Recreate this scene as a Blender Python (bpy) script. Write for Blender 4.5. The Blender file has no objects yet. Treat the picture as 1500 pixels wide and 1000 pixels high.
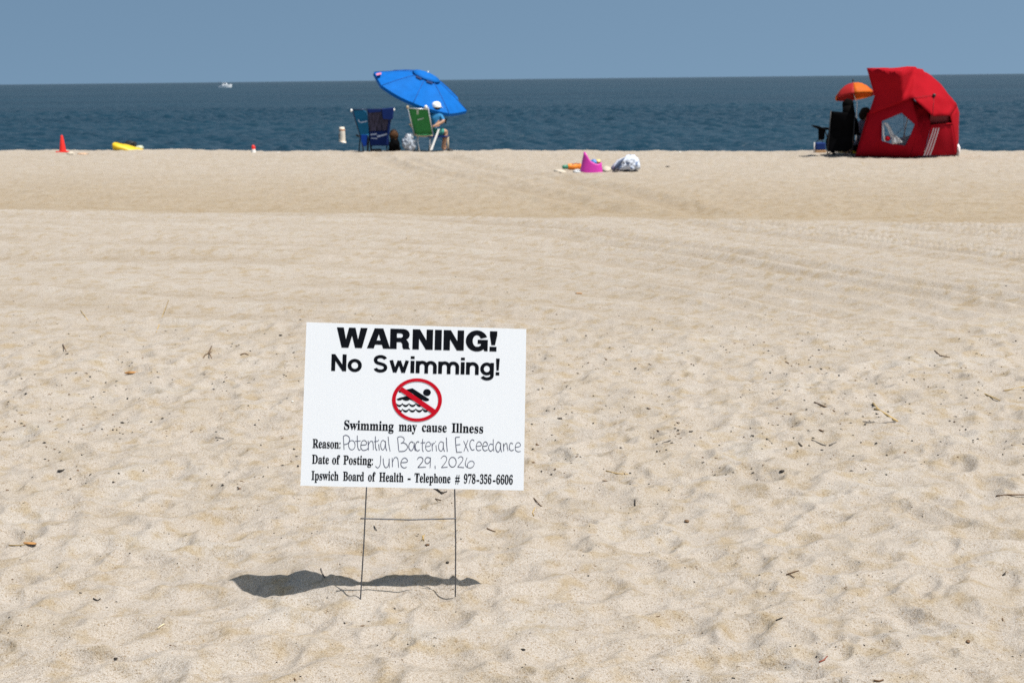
import bpy, bmesh, math, random
import numpy as np
from mathutils import Vector, Matrix
from mathutils.geometry import tessellate_polygon

S = bpy.context.scene
COL = S.collection
R = math.radians

# ------------------------------------------------------------------ camera
PITCH, ROLL, EYE, LENS = R(10.44), R(-0.611), 1.45, 50.0
FPX = LENS / 36 * 1500
CAM_R = Matrix.Rotation(math.pi / 2 - PITCH, 3, 'X') @ Matrix.Rotation(ROLL, 3, 'Z')
cd = bpy.data.cameras.new('camera')
cam = bpy.data.objects.new('camera', cd)
COL.objects.link(cam)
M4 = CAM_R.to_4x4(); M4.translation = Vector((0, 0, EYE))
cam.matrix_world = M4
cd.lens, cd.sensor_width, cd.clip_start, cd.clip_end = LENS, 36, 0.05, 60000
cd.dof.use_dof = True; cd.dof.focus_distance = 4.0; cd.dof.aperture_fstop = 9.0
S.camera = cam

# ------------------------------------------------------------------ light
SUN = Vector((0.355, -0.19, 1.0)).normalized()
SUN_EL = math.asin(SUN.z); SUN_AZ = math.atan2(SUN.x, SUN.y)
sl = bpy.data.lights.new('sun', 'SUN'); sl.energy = 5.0; sl.angle = R(0.53); sl.color = (1.0, 0.965, 0.91)
so = bpy.data.objects.new('sun', sl); COL.objects.link(so)
so.rotation_euler = SUN.to_track_quat('Z', 'Y').to_euler(); so.location = (0, 0, 30)

W = bpy.data.worlds.new('World'); S.world = W; W.use_nodes = True
nt = W.node_tree; nt.nodes.clear()
sky = nt.nodes.new('ShaderNodeTexSky'); sky.sky_type = 'NISHITA'; sky.sun_disc = False
sky.sun_elevation = SUN_EL; sky.sun_rotation = SUN_AZ
sky.air_density = 1.0; sky.dust_density = 1.7; sky.ozone_density = 1.0; sky.altitude = 0
tc = nt.nodes.new('ShaderNodeTexCoord')
mp = nt.nodes.new('ShaderNodeVectorMath'); mp.operation = 'ADD'; mp.inputs[1].default_value = (0, 0, 0.385)
nm = nt.nodes.new('ShaderNodeVectorMath'); nm.operation = 'NORMALIZE'
bg = nt.nodes.new('ShaderNodeBackground'); bg.inputs[1].default_value = 0.098
tint = nt.nodes.new('ShaderNodeMix'); tint.data_type = 'RGBA'; tint.blend_type = 'MULTIPLY'
tint.inputs[0].default_value = 1.0; tint.inputs[7].default_value = (0.98, 1.06, 0.95, 1)
wo = nt.nodes.new('ShaderNodeOutputWorld')
nt.links.new(tc.outputs['Generated'], mp.inputs[0]); nt.links.new(mp.outputs[0], nm.inputs[0])
nt.links.new(nm.outputs[0], sky.inputs[0]); nt.links.new(sky.outputs[0], tint.inputs[6])
nt.links.new(tint.outputs[2], bg.inputs[0]); nt.links.new(bg.outputs[0], wo.inputs[0])

vs = S.view_settings
vs.view_transform = 'Standard'; vs.look = 'None'; vs.gamma = 1.0; vs.exposure = 0.34; vs.use_curve_mapping = False
S.render.engine = 'CYCLES'
S.cycles.use_denoising = False
S.cycles.max_bounces = 8; S.cycles.transparent_max_bounces = 12

# ------------------------------------------------------------------ materials
def mat(name, color, rough=0.6, metal=0.0, var=0.12, scale=8.0, bump=0.0, bscale=40.0, spec=0.4, trans=0.0, mapping=None):
    m = bpy.data.materials.new(name); m.use_nodes = True
    t = m.node_tree; n = t.nodes; p = n['Principled BSDF']
    p.inputs['Roughness'].default_value = rough; p.inputs['Metallic'].default_value = metal
    p.inputs['Specular IOR Level'].default_value = spec
    co = n.new('ShaderNodeTexCoord')
    src = co.outputs['Object']
    if mapping:
        mg = n.new('ShaderNodeMapping'); mg.inputs['Scale'].default_value = mapping
        t.links.new(src, mg.inputs[0]); src = mg.outputs[0]
    no = n.new('ShaderNodeTexNoise'); no.inputs['Scale'].default_value = scale; no.inputs['Detail'].default_value = 4
    t.links.new(src, no.inputs['Vector'])
    rp = n.new('ShaderNodeValToRGB')
    lo = [c * (1 - var) for c in color]; hi = [min(1, c * (1 + var)) for c in color]
    rp.color_ramp.elements[0].color = (*lo, 1); rp.color_ramp.elements[1].color = (*hi, 1)
    rp.color_ramp.elements[0].position = 0.3; rp.color_ramp.elements[1].position = 0.7
    t.links.new(no.outputs[0], rp.inputs[0]); t.links.new(rp.outputs[0], p.inputs['Base Color'])
    if bump:
        nb = n.new('ShaderNodeTexNoise'); nb.inputs['Scale'].default_value = bscale; nb.inputs['Detail'].default_value = 3
        t.links.new(src, nb.inputs['Vector'])
        bp = n.new('ShaderNodeBump'); bp.inputs['Strength'].default_value = bump; bp.inputs['Distance'].default_value = 0.01
        t.links.new(nb.outputs[0], bp.inputs['Height']); t.links.new(bp.outputs[0], p.inputs['Normal'])
    if trans:
        tr = n.new('ShaderNodeBsdfTranslucent'); t.links.new(rp.outputs[0], tr.inputs[0])
        mx = n.new('ShaderNodeMixShader'); mx.inputs[0].default_value = trans
        t.links.new(p.outputs[0], mx.inputs[1]); t.links.new(tr.outputs[0], mx.inputs[2])
        t.links.new(mx.outputs[0], n['Material Output'].inputs[0])
    return m

def sand_material():
    m = bpy.data.materials.new('dry_sand'); m.use_nodes = True
    t = m.node_tree; n = t.nodes; L = t.links.new; p = n['Principled BSDF']
    p.inputs['Roughness'].default_value = 0.95; p.inputs['Specular IOR Level'].default_value = 0.12
    co = n.new('ShaderNodeTexCoord')
    def noise(scale, detail=3, rough=0.55, vec=None):
        o = n.new('ShaderNodeTexNoise'); o.inputs['Scale'].default_value = scale
        o.inputs['Detail'].default_value = detail; o.inputs['Roughness'].default_value = rough
        L(vec or co.outputs['Object'], o.inputs['Vector']); return o.outputs[0]
    def ramp(src, stops):
        r = n.new('ShaderNodeValToRGB')
        while len(r.color_ramp.elements) < len(stops): r.color_ramp.elements.new(0.5)
        for e, (pos, c) in zip(r.color_ramp.elements, stops): e.position = pos; e.color = (*c, 1)
        L(src, r.inputs[0]); return r.outputs[0]
    def mix(mode, fac, a, b):
        x = n.new('ShaderNodeMix'); x.data_type = 'RGBA'; x.blend_type = mode
        for s, v in ((0, fac), (6, a), (7, b)):
            if hasattr(v, 'is_linked') or hasattr(v, 'links'): L(v, x.inputs[s])
            else: x.inputs[s].default_value = v if s == 0 else (*v, 1)
        return x.outputs[2]
    # pale and golden patches of grain
    c1 = ramp(noise(2.6, 4), [(0.34, (0.318, 0.281, 0.239)), (0.52, (0.337, 0.301, 0.264)), (0.68, (0.348, 0.318, 0.285))])
    c2 = ramp(noise(11, 4, 0.6), [(0.33, (0.88, 0.81, 0.67)), (0.50, (1, 1, 1)), (0.72, (1.03, 1.035, 1.05))])
    c = mix('MULTIPLY', 1.0, c1, c2)
    # coarser brown grain band of the berm (v = y + 0.23 x)
    sx = n.new('ShaderNodeSeparateXYZ'); L(co.outputs['Object'], sx.inputs[0])
    ma = n.new('ShaderNodeMath'); ma.operation = 'MULTIPLY_ADD'; ma.inputs[1].default_value = 0.23
    L(sx.outputs[0], ma.inputs[0]); L(sx.outputs[1], ma.inputs[2])
    nz = n.new('ShaderNodeMath'); nz.operation = 'MULTIPLY_ADD'; nz.inputs[1].default_value = 1.1
    L(noise(1.3, 5), nz.inputs[0]); L(ma.outputs[0], nz.inputs[2])
    mr = n.new('ShaderNodeMapRange'); mr.inputs[1].default_value = 0; mr.inputs[2].default_value = 40
    L(nz.outputs[0], mr.inputs[0])
    band = ramp(mr.outputs[0], [(0.0, (0.0,) * 3), (0.400, (0.0,) * 3), (0.406, (0.9,) * 3), (0.47, (0.66,) * 3), (0.60, (0.25,) * 3), (0.78, (0.1,) * 3)])
    c = mix('MULTIPLY', band, c, (0.82, 0.75, 0.625))
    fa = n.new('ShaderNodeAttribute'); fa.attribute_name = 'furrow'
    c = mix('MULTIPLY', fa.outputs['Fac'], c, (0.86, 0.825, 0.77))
    # single grains: dark, orange and clear ones
    g = ramp(noise(330, 2, 0.7), [(0.30, (0.42, 0.36, 0.29)), (0.42, (0.92, 0.89, 0.84)), (0.58, (1.04, 1.04, 1.04)), (0.70, (1.28, 1.28, 1.29))])
    c = mix('MULTIPLY', 1.0, c, g)
    g2 = ramp(noise(150, 3, 0.7), [(0.34, (0.66, 0.54, 0.38)), (0.45, (1, 1, 1)), (0.72, (1.10, 1.11, 1.13))])
    c = mix('MULTIPLY', 0.8, c, g2)
    L(c, p.inputs['Base Color'])
    b1 = n.new('ShaderNodeBump'); b1.inputs['Strength'].default_value = 0.55; b1.inputs['Distance'].default_value = 0.004
    L(noise(260, 3, 0.7), b1.inputs['Height'])
    b2 = n.new('ShaderNodeBump'); b2.inputs['Strength'].default_value = 0.6; b2.inputs['Distance'].default_value = 0.012
    L(noise(34, 5, 0.65), b2.inputs['Height']); L(b1.outputs[0], b2.inputs['Normal'])
    L(b2.outputs[0], p.inputs['Normal'])
    return m

def water_material():
    m = bpy.data.materials.new('sea_water'); m.use_nodes = True
    t = m.node_tree; n = t.nodes; L = t.links.new; p = n['Principled BSDF']
    co = n.new('ShaderNodeTexCoord')
    mg = n.new('ShaderNodeMapping'); mg.inputs['Scale'].default_value = (0.6, 1.0, 1); L(co.outputs['Object'], mg.inputs[0])
    n0 = n.new('ShaderNodeTexNoise'); n0.inputs['Scale'].default_value = 0.02; n0.inputs['Detail'].default_value = 4; L(mg.outputs[0], n0.inputs['Vector'])
    rp = n.new('ShaderNodeValToRGB')
    rp.color_ramp.elements[0].color = (0.0065, 0.027, 0.047, 1); rp.color_ramp.elements[1].color = (0.0095, 0.0345, 0.057, 1)
    rp.color_ramp.elements[0].position = 0.35; rp.color_ramp.elements[1].position = 0.65
    L(n0.outputs[0], rp.inputs[0])
    prev = None
    for sc, st, d in ((0.5, 1.0, 0.55), (1.6, 1.0, 0.16), (5.0, 0.7, 0.03)):
        no = n.new('ShaderNodeTexNoise'); no.inputs['Scale'].default_value = sc; no.inputs['Detail'].default_value = 4
        no.inputs['Roughness'].default_value = 0.6
        L(mg.outputs[0], no.inputs['Vector'])
        b = n.new('ShaderNodeBump'); b.inputs['Strength'].default_value = st; b.inputs['Distance'].default_value = d
        L(no.outputs[0], b.inputs['Height'])
        if prev: L(prev, b.inputs['Normal'])
        prev = b.outputs[0]
    # a choppy sea never turns to a mirror at the horizon: its facets face the viewer, so scale the reflection down
    df = n.new('ShaderNodeBsdfDiffuse'); L(rp.outputs[0], df.inputs[0])
    gl = n.new('ShaderNodeBsdfGlossy'); gl.inputs['Roughness'].default_value = 0.36; L(prev, gl.inputs['Normal'])
    fr = n.new('ShaderNodeFresnel'); fr.inputs[0].default_value = 1.333; L(prev, fr.inputs['Normal'])
    mn = n.new('ShaderNodeMath'); mn.operation = 'MULTIPLY'; mn.inputs[1].default_value = 0.27; L(fr.outputs[0], mn.inputs[0])
    mx = n.new('ShaderNodeMixShader'); L(mn.outputs[0], mx.inputs[0]); L(df.outputs[0], mx.inputs[1]); L(gl.outputs[0], mx.inputs[2])
    n.remove(p); L(mx.outputs[0], n['Material Output'].inputs[0])
    return m

# ------------------------------------------------------------------ projection helpers
def ray(px, py):
    return CAM_R @ Vector(((px - 750) / FPX, (500 - py) / FPX, -1.0))
def on_depth(px, py, Y):
    d = ray(px, py); return Vector((0, 0, EYE)) + d * (Y / d.y)

# ------------------------------------------------------------------ noise and the shape of the beach
def _h(ix, iy, s):
    n = (ix.astype(np.int64) * 374761393 + iy.astype(np.int64) * 668265263 + s * 1274126177) & 0xffffffff
    n = ((n ^ (n >> 13)) * 1274126177) & 0xffffffff
    n = (n ^ (n >> 16)) & 0xffffffff
    n = (n * 2246822519) & 0xffffffff
    return ((n ^ (n >> 15)) & 0xffffff) / float(0x1000000)
def vnoise(x, y, s=0):
    ix, iy = np.floor(x), np.floor(y); fx, fy = x - ix, y - iy
    u = fx * fx * fx * (fx * (fx * 6 - 15) + 10); v = fy * fy * fy * (fy * (fy * 6 - 15) + 10)
    a, b, c, d = _h(ix, iy, s), _h(ix + 1, iy, s), _h(ix, iy + 1, s), _h(ix + 1, iy + 1, s)
    return (a * (1 - u) + b * u) * (1 - v) + (c * (1 - u) + d * u) * v - 0.5
def fbm(x, y, s=0, o=4, g=0.5):
    t, a = 0, 1.0
    for i in range(o):
        t = t + a * vnoise(x + 17.3 * i, y - 9.1 * i, s + i); x, y, a = x * 2.03, y * 2.03, a * g
    return t
def pits(x, y, cell, s):
    """trampled dry sand: rounded pits of random size and direction with soft crests between them"""
    X, Y = x / cell, y / cell
    ix, iy = np.floor(X), np.floor(Y)
    acc = np.zeros_like(X); 
    for dx in (-1, 0, 1):
        for dy in (-1, 0, 1):
            cx, cy = ix + dx, iy + dy
            ox = X - (cx + 0.15 + 0.7 * _h(cx, cy, s)); oy = Y - (cy + 0.15 + 0.7 * _h(cx, cy, s + 1))
            th = _h(cx, cy, s + 2) * 3.1416; e = 0.55 + 0.35 * _h(cx, cy, s + 3)
            c_, s_ = np.cos(th), np.sin(th)
            u, v = ox * c_ + oy * s_, (-ox * s_ + oy * c_) / e
            r = np.sqrt(u * u + v * v) / (0.45 + 0.4 * _h(cx, cy, s + 4))
            dep = 0.18 + 0.72 * _h(cx, cy, s + 5)
            prof = np.where(r < 1, -(1 - r * r) ** 1.5, 0) + 0.42 * np.exp(-((r - 1.05) / 0.26) ** 2)
            acc += dep * prof
    return acc
def sstep(a, b, v):
    t = np.clip((v - a) / (b - a), 0, 1); return t * t * (3 - 2 * t)
DUNE = ([-0.860, -0.833, -0.807, -0.780, -0.753, -0.727, -0.700, -0.673, -0.647, -0.620, -0.593, -0.567, -0.540, -0.513, -0.487, -0.460, -0.433, -0.407, -0.380, -0.353, -0.327, -0.300, -0.273, -0.247, -0.220, -0.193, -0.167, -0.140, -0.113, -0.087, -0.060, -0.033, -0.007, 0.020],
        [4.014, 4.016, 4.018, 4.019, 4.021, 4.022, 4.023, 4.023, 4.024, 4.024, 4.024, 4.024, 4.027, 4.029, 4.029, 4.030, 4.031, 4.034, 4.036, 4.037, 4.041, 4.043, 4.043, 4.043, 4.031, 4.007, 3.980, 3.953, 3.928, 3.903, 3.897, 3.897, 3.897, 3.897],
        [0.012, 0.046, 0.045, 0.035, 0.032, 0.029, 0.028, 0.021, 0.029, 0.030, 0.015, -0.003, 0.002, 0.006, -0.008, -0.023, -0.023, -0.007, 0.009, 0.010, 0.021, 0.025, 0.018, 0.004, -0.007, -0.019, 0.001, 0.017, 0.018, 0.012, 0.003, 0.000, 0.000, 0.000],
        [4.014, 3.995, 3.967, 3.940, 3.912, 3.883, 3.870, 3.871, 3.875, 3.877, 3.876, 3.877, 3.879, 3.880, 3.881, 3.879, 3.878, 3.881, 3.884, 3.886, 3.887, 3.888, 3.890, 3.891, 3.890, 3.891, 3.892, 3.895, 3.896, 3.897, 3.897, 3.897, 3.897, 3.897],
        [-0.008, -0.029, -0.024, -0.018, -0.019, -0.003, 0.001, 0.001, 0.019, 0.029, 0.026, 0.033, 0.041, 0.042, 0.038, 0.019, 0.004, 0.013, 0.023, 0.024, 0.023, 0.019, 0.027, 0.024, 0.012, 0.008, 0.007, 0.006, -0.001, 0.002, 0.001, 0.000, 0.000, 0.000])
TRACKS = [([15.97, 16.96, 18.73, 21.50, 23.32, 25.46, 29.26, 31.28], [1.20, 0.83, 0.32, -0.49, -1.14, -1.87, -2.61, -2.97], 0.15),
          ([15.54, 16.56, 18.03, 19.77, 21.90, 24.21, 29.79], [2.18, 1.88, 1.60, 1.28, 0.73, -0.17, -1.31], 0.15),
          ([20.44, 22.72, 24.96, 29.99], [0.12, -0.51, -1.28, -2.24], 0.09)]
def height(x, y, furrow=False):
    x = np.asarray(x, float); y = np.asarray(y, float)
    v = y + 0.23 * x
    z = np.zeros_like(x)
    z += -0.025 * sstep(10, 15.6, v) + 0.03 * sstep(15.9, 17.6, v) - 0.125 * sstep(18, 28, v)
    z += -0.0045 * np.clip(v - 30.2, 0, 3) ** 2 - 0.13 * np.clip(v - 33, 0, 60)
    z = np.where(v > 29, z + 0.034 * fbm(x * 1.1, v * 0.35, 77, 5, 0.6), z)
    z += 0.045 * fbm(x * 0.35, y * 0.35, 3, 3) * sstep(3, 9, y)
    wx, wy = x + 0.10 * fbm(x * 3, y * 3, 21, 2), y + 0.10 * fbm(x * 3, y * 3, 31, 2)
    near = 1 - sstep(6.6, 9.6, y + 1.0 * fbm(x * 0.5, y * 0.5, 5, 2))
    berm = sstep(15.2, 17.5, v)
    wp = 0.13 + 0.84 * near + 0.34 * berm
    z += wp * (0.026 * pits(wx, wy * 1.2, 0.25, 40) + 0.0125 * pits(wx + 5, wy * 1.25 + 3, 0.12, 60) + 0.03 * fbm(x * 2.2, y * 2.2, 9, 4, 0.5))
    z += 0.004 * fbm(x * 18, y * 18, 11, 3) * (0.5 + 0.5 * near)
    # raked / wheel-combed ridges in the smooth stretch
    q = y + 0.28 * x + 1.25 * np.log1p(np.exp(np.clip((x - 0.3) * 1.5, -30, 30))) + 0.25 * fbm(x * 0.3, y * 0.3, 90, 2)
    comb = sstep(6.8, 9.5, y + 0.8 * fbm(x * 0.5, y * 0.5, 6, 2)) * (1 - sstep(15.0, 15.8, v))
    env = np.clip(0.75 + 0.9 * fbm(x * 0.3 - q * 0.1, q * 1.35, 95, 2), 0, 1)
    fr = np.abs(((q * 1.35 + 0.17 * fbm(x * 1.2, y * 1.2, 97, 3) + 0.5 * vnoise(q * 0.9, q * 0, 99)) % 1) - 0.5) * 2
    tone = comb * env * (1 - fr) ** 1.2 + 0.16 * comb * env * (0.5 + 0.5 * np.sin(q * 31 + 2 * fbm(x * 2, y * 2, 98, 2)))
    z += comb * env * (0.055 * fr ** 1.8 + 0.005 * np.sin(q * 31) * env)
    # wheel tracks that run down the berm
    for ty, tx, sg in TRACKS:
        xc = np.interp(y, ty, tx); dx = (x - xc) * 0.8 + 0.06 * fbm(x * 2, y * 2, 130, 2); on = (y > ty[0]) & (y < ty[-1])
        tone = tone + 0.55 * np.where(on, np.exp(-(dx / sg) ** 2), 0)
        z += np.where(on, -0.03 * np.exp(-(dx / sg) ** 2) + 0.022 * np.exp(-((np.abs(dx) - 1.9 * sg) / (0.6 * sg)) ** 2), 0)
    if DUNE is not None:     # low hummocks round the sign, shaped to fit its shadow outline
        dx_, yf_, df_, yn_, dn_ = DUNE
        z += np.interp(x, dx_, df_, 0, 0) * np.exp(-((y - np.interp(x, dx_, yf_)) / 0.07) ** 2)
        z += np.interp(x, dx_, dn_, 0, 0) * np.exp(-((y - np.interp(x, dx_, yn_)) / 0.06) ** 2)
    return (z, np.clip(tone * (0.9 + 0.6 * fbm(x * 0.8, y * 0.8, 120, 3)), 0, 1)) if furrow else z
def H(x, y): return float(height(np.array([x]), np.array([y]))[0])
def ground(px, py):
    d = ray(px, py); z = 0.0
    for _ in range(8):
        t = (z - EYE) / d.z; p = d * t; z = 0.5 * z + 0.5 * H(p.x, p.y)
    return Vector((p.x, p.y, H(p.x, p.y)))

# ------------------------------------------------------------------ mesh helpers
class MB:
    def __init__(self): self.v, self.f, self.sm = [], [], []
    def add(self, vs, fs, smooth=False):
        b = len(self.v); self.v += [tuple(p) for p in vs]
        for q in fs: self.f.append(tuple(b + i for i in q)); self.sm.append(smooth)
        return self
    def tube(self, pts, r, n=8, cap=True):
        pts = [Vector(p) for p in pts]; rs = r if isinstance(r, (list, tuple)) else [r] * len(pts)
        vs, fs = [], []; up = None
        for i, p in enumerate(pts):
            d = (pts[min(i + 1, len(pts) - 1)] - pts[max(i - 1, 0)]).normalized()
            if up is None: up = d.orthogonal().normalized()
            a = (up - d * up.dot(d)); a = a.normalized() if a.length > 1e-6 else d.orthogonal().normalized(); up = a
            b = d.cross(a)
            for k in range(n):
                t = 2 * math.pi * k / n; vs.append(p + (a * math.cos(t) + b * math.sin(t)) * rs[i])
        for i in range(len(pts) - 1):
            for k in range(n): fs.append((i * n + k, i * n + (k + 1) % n, (i + 1) * n + (k + 1) % n, (i + 1) * n + k))
        if cap: fs.append(tuple(range(n - 1, -1, -1))); fs.append(tuple((len(pts) - 1) * n + k for k in range(n)))
        return self.add(vs, fs, True)
    def box(self, c, s, rot=None):
        vs = [Vector((x * s[0] / 2, y * s[1] / 2, z * s[2] / 2)) for x in (-1, 1) for y in (-1, 1) for z in (-1, 1)]
        if rot: vs = [rot @ p for p in vs]
        return self.add([p + Vector(c) for p in vs], [(0, 1, 3, 2), (4, 6, 7, 5), (0, 4, 5, 1), (2, 3, 7, 6), (0, 2, 6, 4), (1, 5, 7, 3)])
    def lathe(self, prof, n=24, c=(0, 0, 0), axis=None, smooth=True):
        q = axis.to_track_quat('Z', 'Y') if axis else None
        vs, fs = [], []
        for r, z in prof:
            for k in range(n):
                t = 2 * math.pi * k / n; p = Vector((r * math.cos(t), r * math.sin(t), z))
                if q: p = q @ p
                vs.append(p + Vector(c))
        for i in range(len(prof) - 1):
            for k in range(n): fs.append((i * n + k, i * n + (k + 1) % n, (i + 1) * n + (k + 1) % n, (i + 1) * n + k))
        return self.add(vs, fs, smooth)
    def prism(self, pts, off):
        """flat outline given as 3-D points, pushed to a solid by the vector off"""
        n = len(pts); off = Vector(off); pts = [Vector(p) for p in pts]
        tri = tessellate_polygon([pts])
        vs = pts + [p + off for p in pts]
        fs = [tuple(t) for t in tri] + [tuple(n + i for i in reversed(t)) for t in tri]
        fs += [(i, (i + 1) % n, n + (i + 1) % n, n + i) for i in range(n)]
        return self.add(vs, fs)
    def blob(self, c, s, seed=0, amp=0.15, fr=2.0, sub=3, sq=None):
        bm = bmesh.new(); bmesh.ops.create_icosphere(bm, subdivisions=sub, radius=1)
        vs = []
        rr = random.Random(seed); o = Vector((rr.uniform(-9, 9), rr.uniform(-9, 9), rr.uniform(-9, 9)))
        from mathutils import noise as mn
        for v in bm.verts:
            p = v.co.copy(); k = 1 + amp * mn.noise(p * fr + o) + amp * 0.5 * mn.noise(p * fr * 2.3 + o)
            if sq and p.z < sq: p.z = sq + (p.z - sq) * 0.1
            vs.append(Vector((p.x * s[0] * k, p.y * s[1] * k, p.z * s[2] * k)) + Vector(c))
        self.add(vs, [tuple(v.index for v in f.verts) for f in bm.faces], True); bm.free(); return self
    def build(self, name, material, parent=None, origin=(0, 0, 0), solid=0.0, sub=0, bevel=0.0, wr=None, smooth=None):
        o_ = Vector(origin)
        me = bpy.data.meshes.new(name); me.from_pydata([Vector(p) - o_ for p in self.v], [], self.f)
        bm = bmesh.new(); bm.from_mesh(me)
        for f, s in zip(bm.faces, self.sm): f.smooth = s if smooth is None else smooth
        if wr:                                   # cloth: cut finer and crease
            cuts, amp, fr = wr
            from mathutils import noise as mn
            bmesh.ops.triangulate(bm, faces=[f for f in bm.faces if len(f.verts) > 4])
            bmesh.ops.subdivide_edges(bm, edges=bm.edges[:], cuts=cuts, use_grid_fill=True)
            bm.normal_update()
            for v in bm.verts:
                k = 0.0 if v.is_boundary else amp * (mn.noise(v.co * fr) + 0.6 * mn.noise(v.co * fr * 2.7 + Vector((3, 1, 7))))
                v.co += v.normal * k
            for f in bm.faces: f.smooth = True
        bm.normal_update()
        bmesh.ops.recalc_face_normals(bm, faces=bm.faces[:])
        bm.to_mesh(me); bm.free()
        for m_ in (material if isinstance(material, list) else [material]): me.materials.append(m_)
        o = bpy.data.objects.new(name, me); COL.objects.link(o)
        if parent is not None: o.parent = parent
        else: o.location = o_
        if bevel:
            b = o.modifiers.new('bevel', 'BEVEL'); b.width = bevel; b.segments = 2; b.limit_method = 'ANGLE'
        if sub:
            b = o.modifiers.new('smooth', 'SUBSURF'); b.levels = b.render_levels = sub
        if solid:
            b = o.modifiers.new('thickness', 'SOLIDIFY'); b.thickness = solid; b.offset = 0
        return o
def tag(o, label, cat, group=None, kind=None):
    o['label'] = label; o['category'] = cat
    if group: o['group'] = group
    if kind: o['kind'] = kind
    return o
def thing(name, loc, label, cat, group=None):
    o = bpy.data.objects.new(name, None); COL.objects.link(o); o.location = loc; o.empty_display_size = 0.1
    return tag(o, label, cat, group)
def struct(o): o['kind'] = 'structure'; return o
def grid(P, smooth=True):
    m = MB(); r, c = len(P), len(P[0])
    m.add([p for row in P for p in row], [(i * c + j, i * c + j + 1, (i + 1) * c + j + 1, (i + 1) * c + j) for i in range(r - 1) for j in range(c - 1)], smooth)
    return m
def np_grid(name, X, Y, Z, material):
    r, c = X.shape
    me = bpy.data.meshes.new(name)
    co = np.stack([X, Y, Z], -1).reshape(-1, 3).astype(np.float32)
    idx = np.arange(r * c).reshape(r, c)
    q = np.stack([idx[:-1, :-1], idx[:-1, 1:], idx[1:, 1:], idx[1:, :-1]], -1).reshape(-1, 4).astype(np.int32)
    me.vertices.add(len(co)); me.vertices.foreach_set('co', co.ravel())
    me.loops.add(q.size); me.loops.foreach_set('vertex_index', q.ravel())
    me.polygons.add(len(q)); me.polygons.foreach_set('loop_start', np.arange(0, q.size, 4, dtype=np.int32))
    me.polygons.foreach_set('use_smooth', np.ones(len(q), bool))
    me.update(calc_edges=True); me.validate(); me.materials.append(material)
    o = bpy.data.objects.new(name, me); COL.objects.link(o); return o
def body(joints, edges, root, mats, parent=None, name='body', origin=(0, 0, 0), sub=2):
    """one continuous skinned figure: joints name -> (point, radius); mats(co) -> material index"""
    names = list(joints); me = bpy.data.meshes.new(name)
    o_ = Vector(origin)
    me.from_pydata([Vector(joints[k][0]) - o_ for k in names], [(names.index(a), names.index(b)) for a, b in edges], [])
    o = bpy.data.objects.new(name, me); COL.objects.link(o)
    sk = o.modifiers.new('skin', 'SKIN'); sk.use_smooth_shade = True
    lay = me.skin_vertices[0].data
    for i, k in enumerate(names):
        r = joints[k][1]; lay[i].radius = r if isinstance(r, tuple) else (r, r); lay[i].use_root = (k == root)
    s = o.modifiers.new('sub', 'SUBSURF'); s.levels = s.render_levels = sub
    dg = bpy.context.evaluated_depsgraph_get()
    nm_ = bpy.data.meshes.new_from_object(o.evaluated_get(dg)); nm_.name = name
    o.modifiers.clear(); o.data = nm_; bpy.data.meshes.remove(me)
    nm_.materials.clear()
    for m_ in mats[0]: nm_.materials.append(m_)
    for p in nm_.polygons: p.material_index = mats[1](p.center + o_); p.use_smooth = True
    if parent: o.parent = parent
    else: o.location = o_
    return o

# ------------------------------------------------------------------ the setting: sand, sea
SAND = sand_material()
def rows(a, b, n, eye): # equal steps of viewing angle
    t = np.linspace(math.atan(eye / a), math.atan(eye / b), n); return eye / np.tan(t)
yr = np.concatenate([np.linspace(-45, 2.2, 14), np.linspace(2.45, 2.85, 4), rows(2.95, 34.5, 660, 1.45), np.array([35.5, 37, 39, 42, 46, 52, 60, 80])])
tf = np.linspace(-0.62, 0.62, 1000)
to = 0.62 + np.cumsum(0.004 * 1.22 ** np.arange(34))
tcol = np.concatenate([-to[::-1], tf, to])
Yg = np.repeat(yr[:, None], len(tcol), 1)
Xg = tcol[None, :] * (np.maximum(Yg, 2.9) + 0.8)
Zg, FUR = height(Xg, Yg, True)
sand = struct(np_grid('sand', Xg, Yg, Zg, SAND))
at_ = sand.data.attributes.new('furrow', 'FLOAT', 'POINT'); at_.data.foreach_set('value', FUR.astype(np.float32).ravel())   # darker, warmer tone along the combed furrows and wheel tracks

SEA_Z = -1.5
rng = np.random.default_rng(5)
ys = np.concatenate([np.array([36., 42, 46]), np.arange(48, 150, .28), np.arange(150, 400, .75), np.arange(400, 900, 2.2), np.geomspace(920, 40000, 26)])
tf = np.linspace(-0.6, 0.6, 760); to = 0.6 + np.cumsum(0.004 * 1.25 ** np.arange(30)); tcol = np.concatenate([-to[::-1], tf, to])
Yg = np.repeat(ys[:, None], len(tcol), 1); Xg = tcol[None, :] * Yg
Zg = np.full_like(Xg, SEA_Z)
dY = np.gradient(ys)[:, None]
for i in range(46):
    lam = 0.55 * 1.034 ** i * rng.uniform(0.9, 1.1)
    th = R(250) + rng.normal(0, 0.65); k = 2 * math.pi / lam
    kx, ky = k * math.cos(th), k * math.sin(th)
    spac = np.maximum(dY * abs(math.sin(th)), Yg * 0.0016)
    fade = np.clip((lam / spac - 2.2) / 2.5, 0, 1)
    ph = kx * Xg + ky * Yg + rng.uniform(0, 6.28) + 1.4 * vnoise(Xg / (lam * 7), Yg / (lam * 7), i) * 4
    amp = 0.0175 * lam ** 0.8 * (0.75 + 1.4 * vnoise(Xg / 23, Yg / 31, 200 + i))
    s_ = np.sin(ph); Zg += fade * amp * (s_ + 0.28 * s_ * s_)
struct(np_grid('sea', Xg, Yg, Zg, water_material()))

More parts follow.
